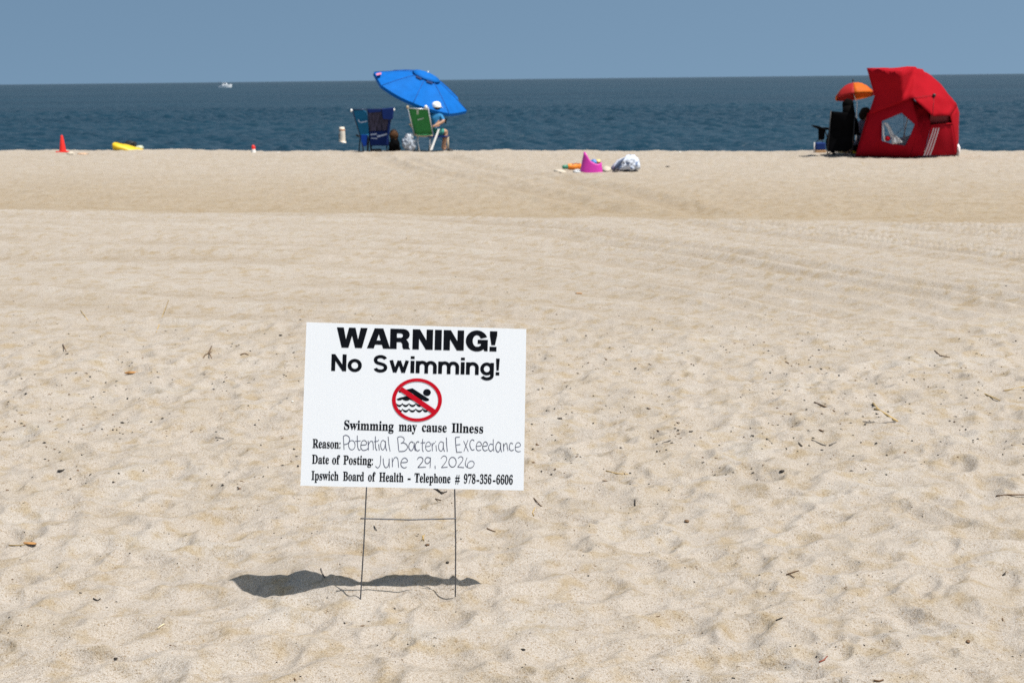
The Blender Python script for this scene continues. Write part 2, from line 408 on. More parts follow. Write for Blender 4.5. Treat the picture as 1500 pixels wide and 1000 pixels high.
# ------------------------------------------------------------------ the warning sign
WHITE = mat('white_corrugated_plastic', (0.77, 0.80, 0.84), 0.42, var=0.012, scale=3, bump=0.012, bscale=1.0, mapping=(160, 1, 1))
INK = mat('black_print', (0.0035, 0.0045, 0.0075), 0.6, var=0.25, scale=60, spec=0.08)
RED = mat('red_print', (0.50, 0.004, 0.016), 0.55, var=0.08, scale=40, spec=0.1)
PEN = mat('marker_ink', (0.075, 0.08, 0.125), 0.6, var=0.45, scale=50, spec=0.1)
WIRE = mat('galvanised_wire', (0.10, 0.105, 0.12), 0.45, metal=0.5, var=0.3, scale=60)
yaw, lean = R(3.692), R(7.182)
SR = Matrix.Rotation(yaw, 3, 'Z') @ Matrix.Rotation(-lean, 3, 'X')
SN = SR @ Vector((0, -1, 0)); SC = Vector((-0.27185, 3.84994, 0.5583))
def sp(px, py, off=0.0):
    """the point of the sign's face seen at (px, py), lifted off the face by off"""
    d = ray(px, py); o = Vector((0, 0, EYE)); t = (SC - o).dot(SN) / d.dot(SN)
    return o + d * t + SN * off
base = (ground(528, 877) + ground(667, 875)) / 2
sign = thing('warning_sign', base, 'white corrugated plastic notice on thin wire legs warning against swimming', 'sign')
cor = [sp(449, 472), sp(771, 482), sp(767, 718), sp(440, 711)]
NU, NV = 34, 24
P = []
for j in range(NV + 1):
    row = []
    for i in range(NU + 1):
        u, v = i / NU, j / NV
        p = (cor[0] * (1 - u) + cor[1] * u) * (1 - v) + (cor[3] * (1 - u) + cor[2] * u) * v
        row.append(p)
    P.append(row)
m = grid(P, False); pn = m.build('panel', WHITE, sign, base, smooth=False)
b = pn.modifiers.new('thickness', 'SOLIDIFY'); b.thickness = 0.0042; b.offset = -1
# make the sheet's face look towards the camera so the thickness goes behind it
if (Vector(pn.data.polygons[0].normal)).dot(SN) < 0: pn.data.flip_normals()

def text_mesh(body_, offset=0.0, space=1.0):
    c = bpy.data.curves.new('lettering', 'FONT'); c.body = body_; c.offset = offset; c.space_character = space
    c.resolution_u = 6
    o = bpy.data.objects.new('lettering', c); COL.objects.link(o)
    me = bpy.data.meshes.new_from_object(o.evaluated_get(bpy.context.evaluated_depsgraph_get()))
    bpy.data.objects.remove(o); bpy.data.curves.remove(c)
    vs = [v.co.copy() for v in me.vertices]; fs = [tuple(p.vertices) for p in me.polygons]; bpy.data.meshes.remove(me)
    return vs, fs
def bold(s):
    out = ''
    for ch in s:
        if 'A' <= ch <= 'Z': out += chr(0x1D400 + ord(ch) - 65)
        elif 'a' <= ch <= 'z': out += chr(0x1D41A + ord(ch) - 97)
        elif '0' <= ch <= '9': out += chr(0x1D7CE + ord(ch) - 48)
        else: out += ch
    return out
def place_text(m, vs, fs, x0, x1, yb0, yb1, ht, capm, off=0.0006):
    """lay glyph outlines on the sign: from x0 to x1, baseline yb0..yb1, cap height ht (all as seen on the sign)"""
    a, b_ = min(v.x for v in vs), max(v.x for v in vs)
    out = []
    for v in vs:
        u = (v.x - a) / (b_ - a); k = v.y / capm * ht
        out.append(sp(x0 + (x1 - x0) * u + k * 0.026, yb0 + (yb1 - yb0) * u - k, off))
    m.add(out, fs)
def cap(ch, **k):
    vs, fs = text_mesh(ch, **k); return max(v.y for v in vs)

# WARNING! : heavy wide grotesque capitals drawn as outlines (unit cap height)
def poly(m, pts, T, off):
    m.add([T(*p, off) for p in pts], [tuple(t) for t in tessellate_polygon([[Vector((x, y, 0)) for x, y in pts]])])
def loops(m, lps, T, off):
    lps = [[Vector((x, y, 0)) for x, y in l] for l in lps]
    flat = [p for l in lps for p in l]
    m.add([T(p.x, p.y, off) for p in flat], [tuple(t) for t in tessellate_polygon(lps)])
def arc(cx, cy, rx, ry, a0, a1, n=14): return [(cx + rx * math.cos(R(a0 + (a1 - a0) * i / n)), cy + ry * math.sin(R(a0 + (a1 - a0) * i / n))) for i in range(n + 1)]
HEAVY = {
 'W': (1.42, [[(0, 1), (0.24, 0), (0.56, 0), (0.71, 0.60), (0.86, 0), (1.18, 0), (1.42, 1), (1.10, 1), (0.99, 0.42), (0.86, 1), (0.56, 1), (0.43, 0.42), (0.32, 1)]]),
 'A': (1.08, [[(0, 0), (0.34, 1), (0.74, 1), (1.08, 0), (0.75, 0), (0.69, 0.19), (0.38, 0.19), (0.32, 0)], [(0.45, 0.40), (0.63, 0.40), (0.54, 0.72)]]),
 'R': (0.95, [[(0, 0), (0, 1), (0.60, 1)] + arc(0.60, 0.72, 0.30, 0.28, 88, -62, 10) + [(0.80, 0.42), (0.87, 0.30), (0.88, 0.08), (0.94, 0.0), (0.62, 0), (0.57, 0.10), (0.56, 0.26), (0.50, 0.34), (0.31, 0.34), (0.31, 0)],
              [(0.31, 0.56), (0.31, 0.78), (0.50, 0.78), (0.58, 0.73), (0.58, 0.61), (0.50, 0.56)]]),
 'N': (0.94, [[(0, 0), (0, 1), (0.33, 1), (0.64, 0.46), (0.64, 1), (0.94, 1), (0.94, 0), (0.62, 0), (0.30, 0.55), (0.30, 0)]]),
 'I': (0.32, [[(0, 0), (0, 1), (0.32, 1), (0.32, 0)]]),
 'G': (1.02, [arc(0.51, 0.5, 0.51, 0.525, 22, 305, 26) + [(0.74, 0.03), (0.83, 0.10), (0.86, 0.0), (1.02, 0.0), (1.02, 0.56), (0.55, 0.56), (0.55, 0.36), (0.71, 0.36), (0.68, 0.27), (0.60, 0.215)]
              + arc(0.51, 0.5, 0.19, 0.29, 280, 45, 16) + [(0.69, 0.62)]]),
 '!': (0.34, [[(0, 0), (0, 0.23), (0.32, 0.23), (0.32, 0)], [(0.0, 1), (0.34, 1), (0.34, 0.80), (0.25, 0.31), (0.08, 0.31), (0.0, 0.80)]]),
}
m = MB(); word = 'WARNING!'; gap = 0.085; x = 0
tot = sum(HEAVY[c][0] for c in word) + gap * (len(word) - 1) - 0.1 * 2
def Tw(X, Y, off):
    u = X / tot; return sp(493.2 + (728.2 - 493.2) * u + Y * 0.75 - 0.4, 508.6 + (514.6 - 508.6) * u - Y * 29.4, off)
for i, c in enumerate(word):
    w_, lp = HEAVY[c]
    if i in (1, 2): x -= 0.1
    T = lambda X, Y, off, x=x: Tw(X + x, Y, off)
    if c == '!':
        for l in lp: poly(m, l, T, 0.0006)
    else: loops(m, lp, T, 0.0006)
    x += w_ + gap
m.build('heading', INK, sign, base)

# No Swimming! : plain grotesque letters (unit cap height, stem 0.18)
TK = 0.202
def rib(p, w=TK):
    p = [Vector((x, y, 0)) for x, y in p]; vs = []
    for i, a in enumerate(p):
        d = (p[min(i + 1, len(p) - 1)] - p[max(i - 1, 0)]).normalized(); nn = Vector((-d.y, d.x, 0)) * w / 2
        vs += [a + nn, a - nn]
    return vs, [(2 * i, 2 * i + 1, 2 * i + 3, 2 * i + 2) for i in range(len(p) - 1)]
def bar(x, y0, y1, w=TK): return rib([(x, y0), (x, y1)], w)
def archn(x0, x1): # from a stem at x0 over to a stem at x1
    c, r = (x0 + x1) / 2, (x1 - x0) / 2
    return rib([(x0, 0.40)] + arc(c, 0.42, r, 0.235, 176, 0, 14) + [(x1, 0.35), (x1, 0.0)], 0.19)
S_SP = arc(0.35, 0.735, 0.26, 0.195, 18, 200, 14) + [(0.13, 0.60), (0.22, 0.54), (0.36, 0.50), (0.50, 0.455), (0.585, 0.385)] + arc(0.35, 0.275, 0.265, 0.205, 8, -165, 16)
TXT = {
 'N': (0.74, [bar(0.09, 0, 1), bar(0.65, 0, 1), rib([(0.10, 0.94), (0.64, 0.06)], 0.19)]),
 'o': (0.70, [rib(arc(0.35, 0.36, 0.265, 0.295, 0, 360, 30), 0.19)]),
 'S': (0.72, [rib(S_SP, 0.185)]),
 'w': (1.0, [rib([(0.09, 0.73), (0.285, 0.02)], 0.185), rib([(0.285, 0.02), (0.50, 0.71)], 0.175), rib([(0.50, 0.71), (0.715, 0.02)], 0.175), rib([(0.715, 0.02), (0.91, 0.73)], 0.185)]),
 'i': (0.19, [bar(0.095, 0, 0.73), bar(0.095, 0.845, 1.0)]),
 'm': (1.06, [bar(0.09, 0, 0.73), archn(0.10, 0.53), archn(0.54, 0.97)]),
 'n': (0.64, [bar(0.09, 0, 0.73), archn(0.10, 0.55)]),
 'g': (0.70, [rib(arc(0.33, 0.365, 0.245, 0.29, 0, 360, 28), 0.188), rib([(0.60, 0.73), (0.60, 0.0)] + arc(0.345, -0.03, 0.255, 0.195, -8, -160, 12), 0.185)]),
 '!': (0.19, [bar(0.095, 0, 0.19, 0.19), ([Vector((0.0, 1, 0)), Vector((0.19, 1, 0)), Vector((0.155, 0.29, 0)), Vector((0.035, 0.29, 0))], [(0, 1, 2, 3)])]),
 ' ': (0.46, [])}
def say(m, word, x0, x1, y0, y1, ht, gap=0.085):
    tot = sum(TXT[c][0] for c in word) + gap * (len(word) - 1); x = 0
    for c in word:
        w_, pcs = TXT[c]
        for k, (vs, fs) in enumerate(pcs):
            o_ = []
            for v in vs:
                u = (x + v.x) / tot; o_.append(sp(x0 + (x1 - x0) * u + v.y * 0.7, y0 + (y1 - y0) * u - v.y * ht, 0.0005 + 0.00015 * k))
            m.add(o_, fs)
        x += w_ + gap
m = MB()
say(m, 'No', 485.4, 529.6, 542.9, 544.1, 24.6)
m.build('subheading', INK, sign, base)
m = MB(); say(m, 'Swimming!', 547.0, 731.4, 544.6, 549.6, 24.6)
m.build('subheading', INK, sign, base)

def serif_line(name, items, yb, ht, x_a, x_b):
    m = MB(); cm = cap(bold('I'))
    for w_, a, b_ in items:
        vs, fs = text_mesh(bold(w_), 0.011)
        place_text(m, vs, fs, a, b_, yb(a), yb(b_), ht, cm)
    return m.build(name, INK, sign, base)
def base_line(xa, ya, xb, yb): return lambda x: ya + (yb - ya) * (x - xa) / (xb - xa)
serif_line('caption', [('Swimming', 503.9, 576.6), ('may', 584.1, 610.6), ('cause', 617.9, 654.4), ('Illness', 661.6, 707.8)], base_line(503.9, 628.6, 707.7, 634), 13.2, 0, 0)
serif_line('reason_line', [('Reason:', 457.8, 498.8)], base_line(458, 655.4, 499, 656.4), 12.8, 0, 0)
serif_line('date_line', [('Date', 456.9, 481.8), ('of', 486.4, 498.0), ('Posting:', 502.9, 546.4)], base_line(457, 678.4, 546, 680.4), 12.8, 0, 0)
serif_line('contact_line', [('Ipswich', 456.2, 495.9), ('Board', 502.4, 533.2), ('of', 539.0, 550.0), ('Health', 555.4, 591.0), ('-', 597.0, 601.6), ('Telephone', 607.1, 659.9),
           ('#', 666.5, 673.4), ('978', 679.3, 696.6), ('-', 697.9, 702.0), ('356', 702.9, 719.8), ('-', 721.8, 725.8), ('6606', 726.9, 751.1)], base_line(456, 702.2, 751, 708.9), 12.9, 0, 0)

# hand-written marker lines, stroke by stroke
def strokes(name, sets, gaps):     # one part per written word; gaps = where the words part
    words = [MB() for _ in range(len(gaps) + 1)]; lift = 0
    for (ox, oy, sc), st in sets:
        for s in st:
            p = [Vector((ox + x / sc, oy + y / sc, 0)) for x, y in s]
            if len(p) > 2:      # rounded
                q = []
                for i in range(len(p) - 1):
                    a, b_, c_, d_ = p[max(i - 1, 0)], p[i], p[i + 1], p[min(i + 2, len(p) - 1)]
                    for k in range(4):
                        t = k / 4
                        q.append(0.5 * ((2 * b_) + (c_ - a) * t + (2 * a - 5 * b_ + 4 * c_ - d_) * t * t + (3 * b_ - a - 3 * c_ + d_) * t ** 3))
                q.append(p[-1]); p = q
            vs, fs = [], []; lift = (lift + 1) % 12; hw = 0.42 + 0.05 * ((lift * 7) % 5) / 2
            for i, a in enumerate(p):
                d = (p[min(i + 1, len(p) - 1)] - p[max(i - 1, 0)]); d = d.normalized() if d.length else Vector((1, 0, 0))
                nn = Vector((-d.y, d.x, 0)) * hw
                for e in (a + nn, a - nn): vs.append(sp(e.x, e.y, 0.0005 + 0.00003 * lift))
            fs = [(2 * i, 2 * i + 1, 2 * i + 3, 2 * i + 2) for i in range(len(p) - 1)]
            words[sum(p[0].x > g for g in gaps)].add(vs, fs)
    for m in words: m.build(name, PEN, sign, base)
A = (430, 620, 8.333); B = (600, 620, 7.895)
def ell(cx, cy, rx, ry, n=14): return [(cx + rx * math.sin(2 * math.pi * i / n), cy - ry * math.cos(2 * math.pi * i / n)) for i in range(n + 1)]
strokes('handwritten_reason', [(A, [
 [(608, 150), (617, 318)], [(612, 150), (645, 142), (675, 160), (685, 195), (670, 235), (645, 250), (615, 255)], ell(712, 262, 40, 57),
 [(778, 145), (780, 230), (785, 290), (800, 322), (818, 315)], [(750, 215), (820, 210)],
 [(822, 262), (885, 255), (890, 225), (868, 205), (838, 215), (822, 262), (825, 300), (850, 325), (890, 318), (910, 300)],
 [(912, 210), (915, 325)], [(915, 262), (935, 220), (960, 215), (972, 245), (975, 320)],
 [(1000, 155), (1000, 270), (1008, 310), (1022, 325)], [(982, 218), (1035, 212)], [(1040, 250), (1048, 325)], [(1038, 195), (1040, 208)],
 [(1120, 225), (1095, 203), (1070, 225), (1065, 280), (1085, 320), (1110, 300), (1122, 240)], [(1124, 213), (1125, 290), (1140, 332)], [(1155, 158), (1165, 260), (1180, 338)],
 [(1270, 170), (1285, 330)], [(1270, 168), (1310, 157), (1345, 175), (1350, 205), (1325, 235), (1310, 238)], [(1310, 238), (1350, 235), (1385, 262), (1390, 300), (1350, 335), (1285, 338)],
 [(1465, 235), (1440, 220), (1412, 250), (1410, 300), (1435, 330), (1462, 300), (1475, 240)], [(1475, 232), (1478, 300), (1490, 330)]]),
 (B, [[(112, 215), (90, 208), (68, 245), (70, 290), (92, 315), (118, 300)], [(152, 178), (148, 260), (152, 310), (165, 322)], [(128, 222), (182, 218)],
 [(185, 265), (235, 258), (240, 230), (222, 210), (197, 225), (185, 268), (195, 305), (222, 318), (248, 305)], [(258, 225), (265, 318)], [(262, 262), (275, 230), (292, 225)],
 [(305, 250), (312, 318)], [(300, 203), (303, 212)], [(388, 220), (360, 208), (337, 245), (340, 295), (365, 318), (385, 290), (392, 225)], [(392, 215), (392, 280), (405, 322)],
 [(425, 160), (430, 250), (437, 322)], [(582, 153), (533, 158)], [(530, 158), (534, 240), (545, 330)], [(545, 330), (606, 328)], [(540, 246), (588, 240)],
 [(625, 200), (680, 322)], [(675, 190), (628, 322)], [(748, 200), (725, 185), (700, 215), (700, 265), (722, 305), (750, 298)],
 [(770, 262), (825, 255), (828, 228), (805, 208), (782, 225), (770, 265), (778, 300), (800, 312), (828, 302)],
 [(845, 262), (895, 255), (898, 228), (878, 210), (857, 225), (845, 265), (852, 300), (875, 314), (903, 300)],
 [(968, 180), (968, 260), (975, 318)], [(962, 242), (935, 235), (915, 265), (918, 300), (940, 318), (965, 295)],
 [(1050, 230), (1025, 212), (1000, 250), (1000, 300), (1022, 328), (1045, 300), (1055, 235)], [(1055, 225), (1055, 290), (1066, 328)],
 [(1085, 228), (1090, 318)], [(1090, 265), (1108, 230), (1125, 232), (1130, 270), (1140, 312)], [(1195, 235), (1172, 222), (1155, 255), (1158, 295), (1180, 312), (1205, 300)],
 [(1222, 275), (1278, 262), (1278, 232), (1255, 218), (1232, 235), (1222, 275), (1228, 310), (1255, 325), (1285, 320)]])], (578, 662))
strokes('handwritten_date', [(A, [[(1065, 390), (1062, 470), (1050, 520), (1025, 540), (1000, 518)], [(1095, 425), (1100, 490), (1120, 535), (1150, 525), (1165, 480), (1168, 425)], [(1168, 425), (1170, 538)],
 [(1205, 420), (1208, 528)], [(1210, 470), (1230, 420), (1258, 412), (1275, 440), (1283, 535)], [(1310, 475), (1385, 468), (1385, 435), (1355, 418), (1325, 440), (1310, 480), (1318, 520), (1350, 540), (1382, 530)]]),
 (B, [[(90, 415), (105, 392), (135, 388), (155, 410), (145, 445), (95, 506)], [(95, 507), (190, 500)], [(240, 400), (205, 388), (180, 415), (185, 450), (210, 460), (235, 435), (243, 400)], [(243, 392), (240, 460), (238, 510)],
 [(294, 485), (298, 520)], [(362, 405), (385, 378), (412, 375), (430, 400), (420, 440), (368, 507)], [(368, 508), (440, 502)], ell(497, 445, 42, 57),
 [(560, 400), (590, 380), (615, 395), (610, 432), (555, 500)], [(555, 500), (630, 508)], [(665, 393), (646, 450), (652, 490), (690, 512), (730, 500), (748, 465), (735, 437), (700, 435), (672, 465), (672, 500)]])], (605, 643))

# the prohibition emblem: swimmer over waves behind a red ring and slash
def Te(x, y, off): return sp(560 + x / 11.76, 540 + y / 11.76, off)
emb = MB()
n = 64
outer = [(598 + 430 * math.cos(2 * math.pi * i / n), 535 + 372 * math.sin(2 * math.pi * i / n)) for i in range(n)]
inner = [(598 + 366 * math.cos(2 * math.pi * i / n), 535 + 318 * math.sin(2 * math.pi * i / n)) for i in range(n)]
emb.add([Te(*p, 0.0011) for p in outer + inner], [(i, (i + 1) % n, n + (i + 1) % n, n + i) for i in range(n)])
emb.add([Te(*p, 0.0014) for p in ((345, 312), (920, 705), (862, 772), (288, 372))], [(0, 1, 2, 3)])
ring = emb.build('prohibition_symbol', RED, sign, base)
sw = MB()
sw.add([Te(770 + 67 * math.cos(2 * math.pi * i / 28), 406 + 59 * math.sin(2 * math.pi * i / 28), 0.0006) for i in range(28)], [tuple(range(28))])
poly(sw, [(285, 378), (400, 360), (520, 333), (800, 515), (812, 532), (792, 550), (752, 556), (712, 546), (690, 532), (670, 552), (620, 556), (575, 545), (530, 548), (475, 530), (440, 546), (405, 548), (368, 538), (345, 520), (325, 538), (275, 543), (241, 522), (300, 497), (420, 467), (500, 470), (548, 448), (530, 430), (475, 400), (420, 402), (340, 406), (285, 405)], Te, 0.0006)
def wave(xs, y, x_end0=None):
    for a, b_ in zip(xs[:-1], xs[1:]):
        k = 7; top = [(a + (b_ - a) * i / k, y - 32 + 30 * math.sin(math.pi * i / k) ** 0.8) for i in range(k + 1)]
        bot = [(a + (b_ - a) * i / k, y - 12 + 44 * math.sin(math.pi * i / k) ** 0.7) for i in range(k, -1, -1)]
        poly(sw, top + bot, Te, 0.0006)
wave([243, 345, 460, 582, 700], 622); wave([290, 345, 460, 578, 695, 800], 715)
sw.build('swimmer', INK, ring, base)

# wire stake
gl, gr = ground(528, 877), ground(667, 875)
def wpt(px, py, z=None): return sp(px, py, -0.0021)
lt, rt = wpt(537, 711), wpt(666, 716)
m = MB(); m.tube([sp(540, 640, -0.0021), lt, lt * 0.5 + gl * 0.5 + Vector((0.001, 0, 0)), gl, gl - Vector((0.003, 0.0, 0.09))], 0.0019, 8); m.build('wire_leg', WIRE, sign, base)
m = MB(); m.tube([sp(665, 640, -0.0021), rt, rt * 0.5 + gr * 0.5 + Vector((0.002, 0, 0)), gr, gr - Vector((0, 0, 0.09))], 0.0019, 8); m.build('wire_leg', WIRE, sign, base)
def along(a, b_, t): return a * (1 - t) + b_ * t
ca, cb = along(lt, gl, 0.285), along(rt, gr, 0.265)
off = Vector((0, -0.0038, 0))
m = MB(); m.tube([ca + off - Vector((0.012, 0, 0)), ca + off, along(ca, cb, 0.5) + off - Vector((0, 0, 0.0035)), cb + off, cb + off + Vector((0.004, 0, 0))], 0.0019, 8); m.build('crossbar', WIRE, sign, base)

# ------------------------------------------------------------------ things on the beach
class Place:
    """turns what is seen at (px, py) of the photograph into real points around a thing standing at a ground point"""
    def __init__(self, px, py, Y=None):
        if Y is None and py < 224:        # on the crest the sight line only grazes the sand: stop where the ground first reaches that height in the picture
            YS = np.linspace(24, 32.5, 240); d = ray(px, 219.0); X_ = YS * d.x / d.y; Z_ = height(X_, YS)
            IV = CAM_R.transposed(); py_ = []
            for a, b_, c in zip(X_, YS, Z_):
                q = IV @ Vector((a, b_, c - EYE)); py_.append(500 + FPX * q.y / q.z)
            py_ = np.array(py_); hit = np.nonzero(py_ <= max(py, py_.min() + .45))[0]; Y = float(YS[hit[0]])
        if Y is not None:
            d = ray(px, py); p = d * (Y / d.y); self.g = Vector((p.x, p.y, H(p.x, p.y)))
        else: self.g = ground(px, py)
        self.Y = self.g.y
    def __call__(self, px, py, dy=0.0): return on_depth(px, py, self.Y + dy)
    def floor(self, px, dy=0.0):        # ground under that column at that depth
        p = on_depth(px, 200, self.Y + dy); return Vector((p.x, p.y, H(p.x, p.y)))
    @property
    def s(self): return FPX / self.Y
CLOTH = lambda n, c, tr=0.15, **k: mat(n, c, k.pop('rough', 0.75), var=k.pop('var', 0.10), scale=k.pop('scale', 9), bump=0.25, bscale=60, spec=k.pop('spec', 0.12), trans=tr, **k)
ALU = mat('aluminium_tube', (0.62, 0.63, 0.65), 0.35, metal=0.6, var=0.1)
BLACK = mat('black_fabric', (0.0028, 0.0028, 0.0034), 0.95, var=0.3, spec=0.03)
BLACKP = mat('black_plastic', (0.012, 0.012, 0.014), 0.5, var=0.25)
WHITEP = mat('white_plastic', (0.74, 0.72, 0.69), 0.45, var=0.08)
SKIN = mat('skin', (0.42, 0.235, 0.15), 0.55, var=0.10, scale=14)
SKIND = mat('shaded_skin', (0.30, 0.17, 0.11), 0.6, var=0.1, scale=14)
HAIRB = mat('dark_brown_hair', (0.022, 0.014, 0.010), 0.85, var=0.4, scale=60, spec=0.08, mapping=(1, 1, 0.2))
HAIRK = mat('black_hair', (0.003, 0.0026, 0.0026), 0.9, var=0.4, scale=60, spec=0.04, mapping=(1, 1, 0.2))

# ---- blue parasol
BLUE = CLOTH('blue_canopy', (0.003, 0.125, 0.46), 0.16, rough=0.75, var=0.10, scale=5)
DKBLUE = mat('dark_blue_mesh', (0.004, 0.018, 0.09), 0.8, var=0.2)
pl = Place(590, 219.0)
CLY = pl.Y; UY = 1.15
tips = (pl(548, 106, UY), pl(684, 162.5, UY)); ctr = (tips[0] + tips[1]) / 2; RAD = (tips[1] - tips[0]).length / 2
tiltv = R(13)
side = (tips[1] - tips[0]).normalized()
up2 = Vector((-side.z, 0, side.x)).normalized()
AX = (up2 * math.cos(tiltv) + Vector((0, -1, 0)) * math.sin(tiltv)).normalized()
E1 = side; E2 = AX.cross(E1).normalized()
gp = pl.floor(612, UY)
par = thing('beach_umbrella', gp, 'large blue vented beach parasol tilted over the green chair', 'parasol')
HD = 0.45
def cp(r, t, extra=0.0):     # canopy: flat-topped dome
    h = HD * (1 - (r / RAD) ** 1.35)
    return ctr + (E1 * math.cos(t) + E2 * math.sin(t)) * r + AX * (h + extra)
NG, SEG, RV = 8, 6, 0.30
def ring_pts(r, sag, extra=0.0):
    out = []
    for k in range(NG * SEG):
        f = (k % SEG) / SEG; s_ = math.sin(math.pi * f) ** 0.8
        out.append(cp(r * (1 - 0.105 * s_ * (r / RAD)), 2 * math.pi * k / (NG * SEG), -sag * s_ * (r / RAD) + extra))
    return out
def shell(radii, sag, extra=0.0, drop=0.0):
    m = MB(); rr = [ring_pts(r, sag, extra) for r in radii]
    if drop: rr.append([p - AX * drop for p in rr[-1]])
    n = NG * SEG
    m.add([p for ring_ in rr for p in ring_], [(i * n + k, i * n + (k + 1) % n, (i + 1) * n + (k + 1) % n, (i + 1) * n + k) for i in range(len(rr) - 1) for k in range(n)], True)
    return m
shell([RV - 0.03, 0.38, 0.5, 0.62, 0.75, 0.88, 1.0 * RAD], 0.10, 0, 0.07).build('canopy', BLUE, par, gp, solid=0.004, smooth=False)
vm = shell([0.012, 0.1, 0.2, RV + 0.04], 0.02, 0.03); vm.build('vent_cap', BLUE, par, gp, solid=0.004)
vm = MB()
FRONT = sorted(range(NG), key=lambda k: (E1 * math.cos(2 * math.pi * (k + .5) / NG) + E2 * math.sin(2 * math.pi * (k + .5) / NG)).y)[:2]
for k in FRONT:
    a0, a1 = 2 * math.pi * (k + 0.22) / NG, 2 * math.pi * (k + 0.78) / NG
    q = [cp(RV + 0.075, a0, 0.004), cp(RV + 0.075, a1, 0.004), cp(RV + 0.005, a1, 0.03), cp(RV + 0.005, a0, 0.03)]
    vm.add(q, [(0, 1, 2, 3)])
vm.build('vent_mesh', DKBLUE, par, gp)
hub = ctr + AX * (HD - 0.02)
knee = ctr - AX * 0.28
m = MB(); m.tube([hub + AX * 0.09, knee], 0.014, 10); m.tube([knee, Vector((gp.x, gp.y, knee.z - 0.03)), gp - Vector((0, 0, 0.3))], 0.016, 10)
m.build('pole', ALU, par, gp)
for k in range(NG):
    t = 2 * math.pi * k / NG; m = MB()
    m.tube([cp(r, t, -0.012) for r in (0.02, 0.25, 0.5, 0.75, RAD * 0.99)], 0.004, 6); m.build('rib', ALU, par, gp)
m = MB()
for k in range(NG): m.tube([cp(r, 2 * math.pi * k / NG, .004) for r in (RV + .02, .5, .75, RAD * .995)], .0085, 6)
m.build('seam', mat('blue_seam', (.004, .07, .30), .8, var=.1), par, gp)
# pink and red patch near the rim
LOGO = mat('pink_red_patch', (0.55, 0.16, 0.24), 0.6, var=0.5, scale=18)
P = [[cp(RAD * (0.86 + 0.09 * j / 3), math.pi + 0.10 + 0.15 * i / 4 + 0.02 * j, 0.006) for i in range(5)] for j in range(4)]
grid(P).build('logo_patch', LOGO, par, gp)

# ---- folding beach chairs
def slab(m, pts, thick=0.03): # a panel outline in px, thickness away from the viewer
    m.prism(pts, Vector((0, thick, 0))); return m
def fabric(P4, rows_=7, cols=7, sag=0.03):
    """a sling between four corners (tl, tr, br, bl), bowing away in its middle"""
    tl, tr, br, bl = P4; G = []
    for j in range(rows_ + 1):
        r = []
        for i in range(cols + 1):
            u, v = i / cols, j / rows_
            p = (tl * (1 - u) + tr * u) * (1 - v) + (bl * (1 - u) + br * u) * v
            r.append(p + Vector((0, sag * math.sin(math.pi * u) * math.sin(math.pi * (0.15 + 0.85 * v)), 0)))
        G.append(r)
    return grid(G)
# green chair
GREEN = CLOTH('green_sling', (0.045, 0.25, 0.075), 0.25, var=0.08)
GREY = mat('pale_grey_print', (0.38, 0.45, 0.38), 0.7, var=0.3, scale=30)
TAN = mat('tan_plastic', (0.42, 0.33, 0.22), 0.6, var=0.15)
pc = Place(618, 219.5, CLY); g0 = pc.floor(618)
gc = thing('beach_chair', g0, 'green folding beach chair with tan seat rim and white leg, seen from behind', 'beach chair')
fabric((pc(598.4, 158.6, -.10), pc(626.4, 160.4, -.10), pc(633.4, 195.6, .16), pc(607.6, 196.2, .16))).build('backrest', GREEN, gc, g0, solid=0.006)
m = MB(); m.prism([pc(611.5, 174.8, .01), pc(617, 173.6, .01), pc(620.8, 172.6, .01), pc(621, 174, .01), pc(612, 176.6, .01)], (0, 0.004, 0))
m.build('printed_mark', GREY, gc, g0); m = MB(); m.prism([pc(610, 161.2, -.085), pc(613.4, 161.2, -.085), pc(613, 167.8, -.04), pc(610.6, 167.8, -.04)], (0, 0.004, 0)); m.build('sewn_tag', GREY, gc, g0)
m = MB()
for a, b_ in (((597.4, 157.6, -.11), (607, 199, .18)), ((626.8, 157.5, -.11), (634.2, 198, .18))): m.tube([pc(*a), pc(*b_)], 0.013, 10)
m.tube([pc(598.4, 158.8, -.10), pc(626.6, 160.4, -.10)], 0.012, 10); m.build('back_frame', ALU, gc, g0)
for q in ((597.0, 157.3, -.11), (624.0, 157.0, -.11)):
    m = MB(); m.blob(pc(*q), (0.03, 0.03, 0.036) if q[0] < 600 else (0.038, 0.038, 0.044), 3, 0.08, sub=2); m.build('end_cap', TAN if q[0] < 600 else WHITEP, gc, g0)
m = MB(); m.tube([pc(606, 197, .15), pc(612, 199.2, .17), pc(622, 199.8, .17), pc(634, 198.8, .16)], 0.02, 10)
m.build('seat_rim', TAN, gc, g0)
m = MB(); sq = [pc(607.6, 198, .16), pc(634, 198, .16), pc(634, 196, .62), pc(607.6, 196, .62)]
fabric(sq, sag=0).build('seat', GREEN, gc, g0, solid=0.006)
for a, b_ in (((610.6, 200, .16), (614.5, 0, .10)), ((631, 199, .5), (627, 0, .56)), ((611, 199, .55), (606, 0, .6))):
    m = MB(); f_ = pc.floor(b_[0], b_[2]); m.tube([pc(*a), f_ - Vector((0, 0, 0.02))], 0.012, 8); m.build('leg', ALU, gc, g0)
m = MB(); m.prism([pc(641.6, 189, .1), pc(644.2, 189.4, .1), pc(633.2, 220, .0), pc(630, 220, .0)], (0, 0.02, 0)); m.build('leg', WHITEP, gc, g0)
m = MB(); m.tube([pc(600, 182, .0), pc(601.5, 184, .3), pc(603, 186, .5)], 0.018, 8); m.build('armrest', TAN, gc, g0)

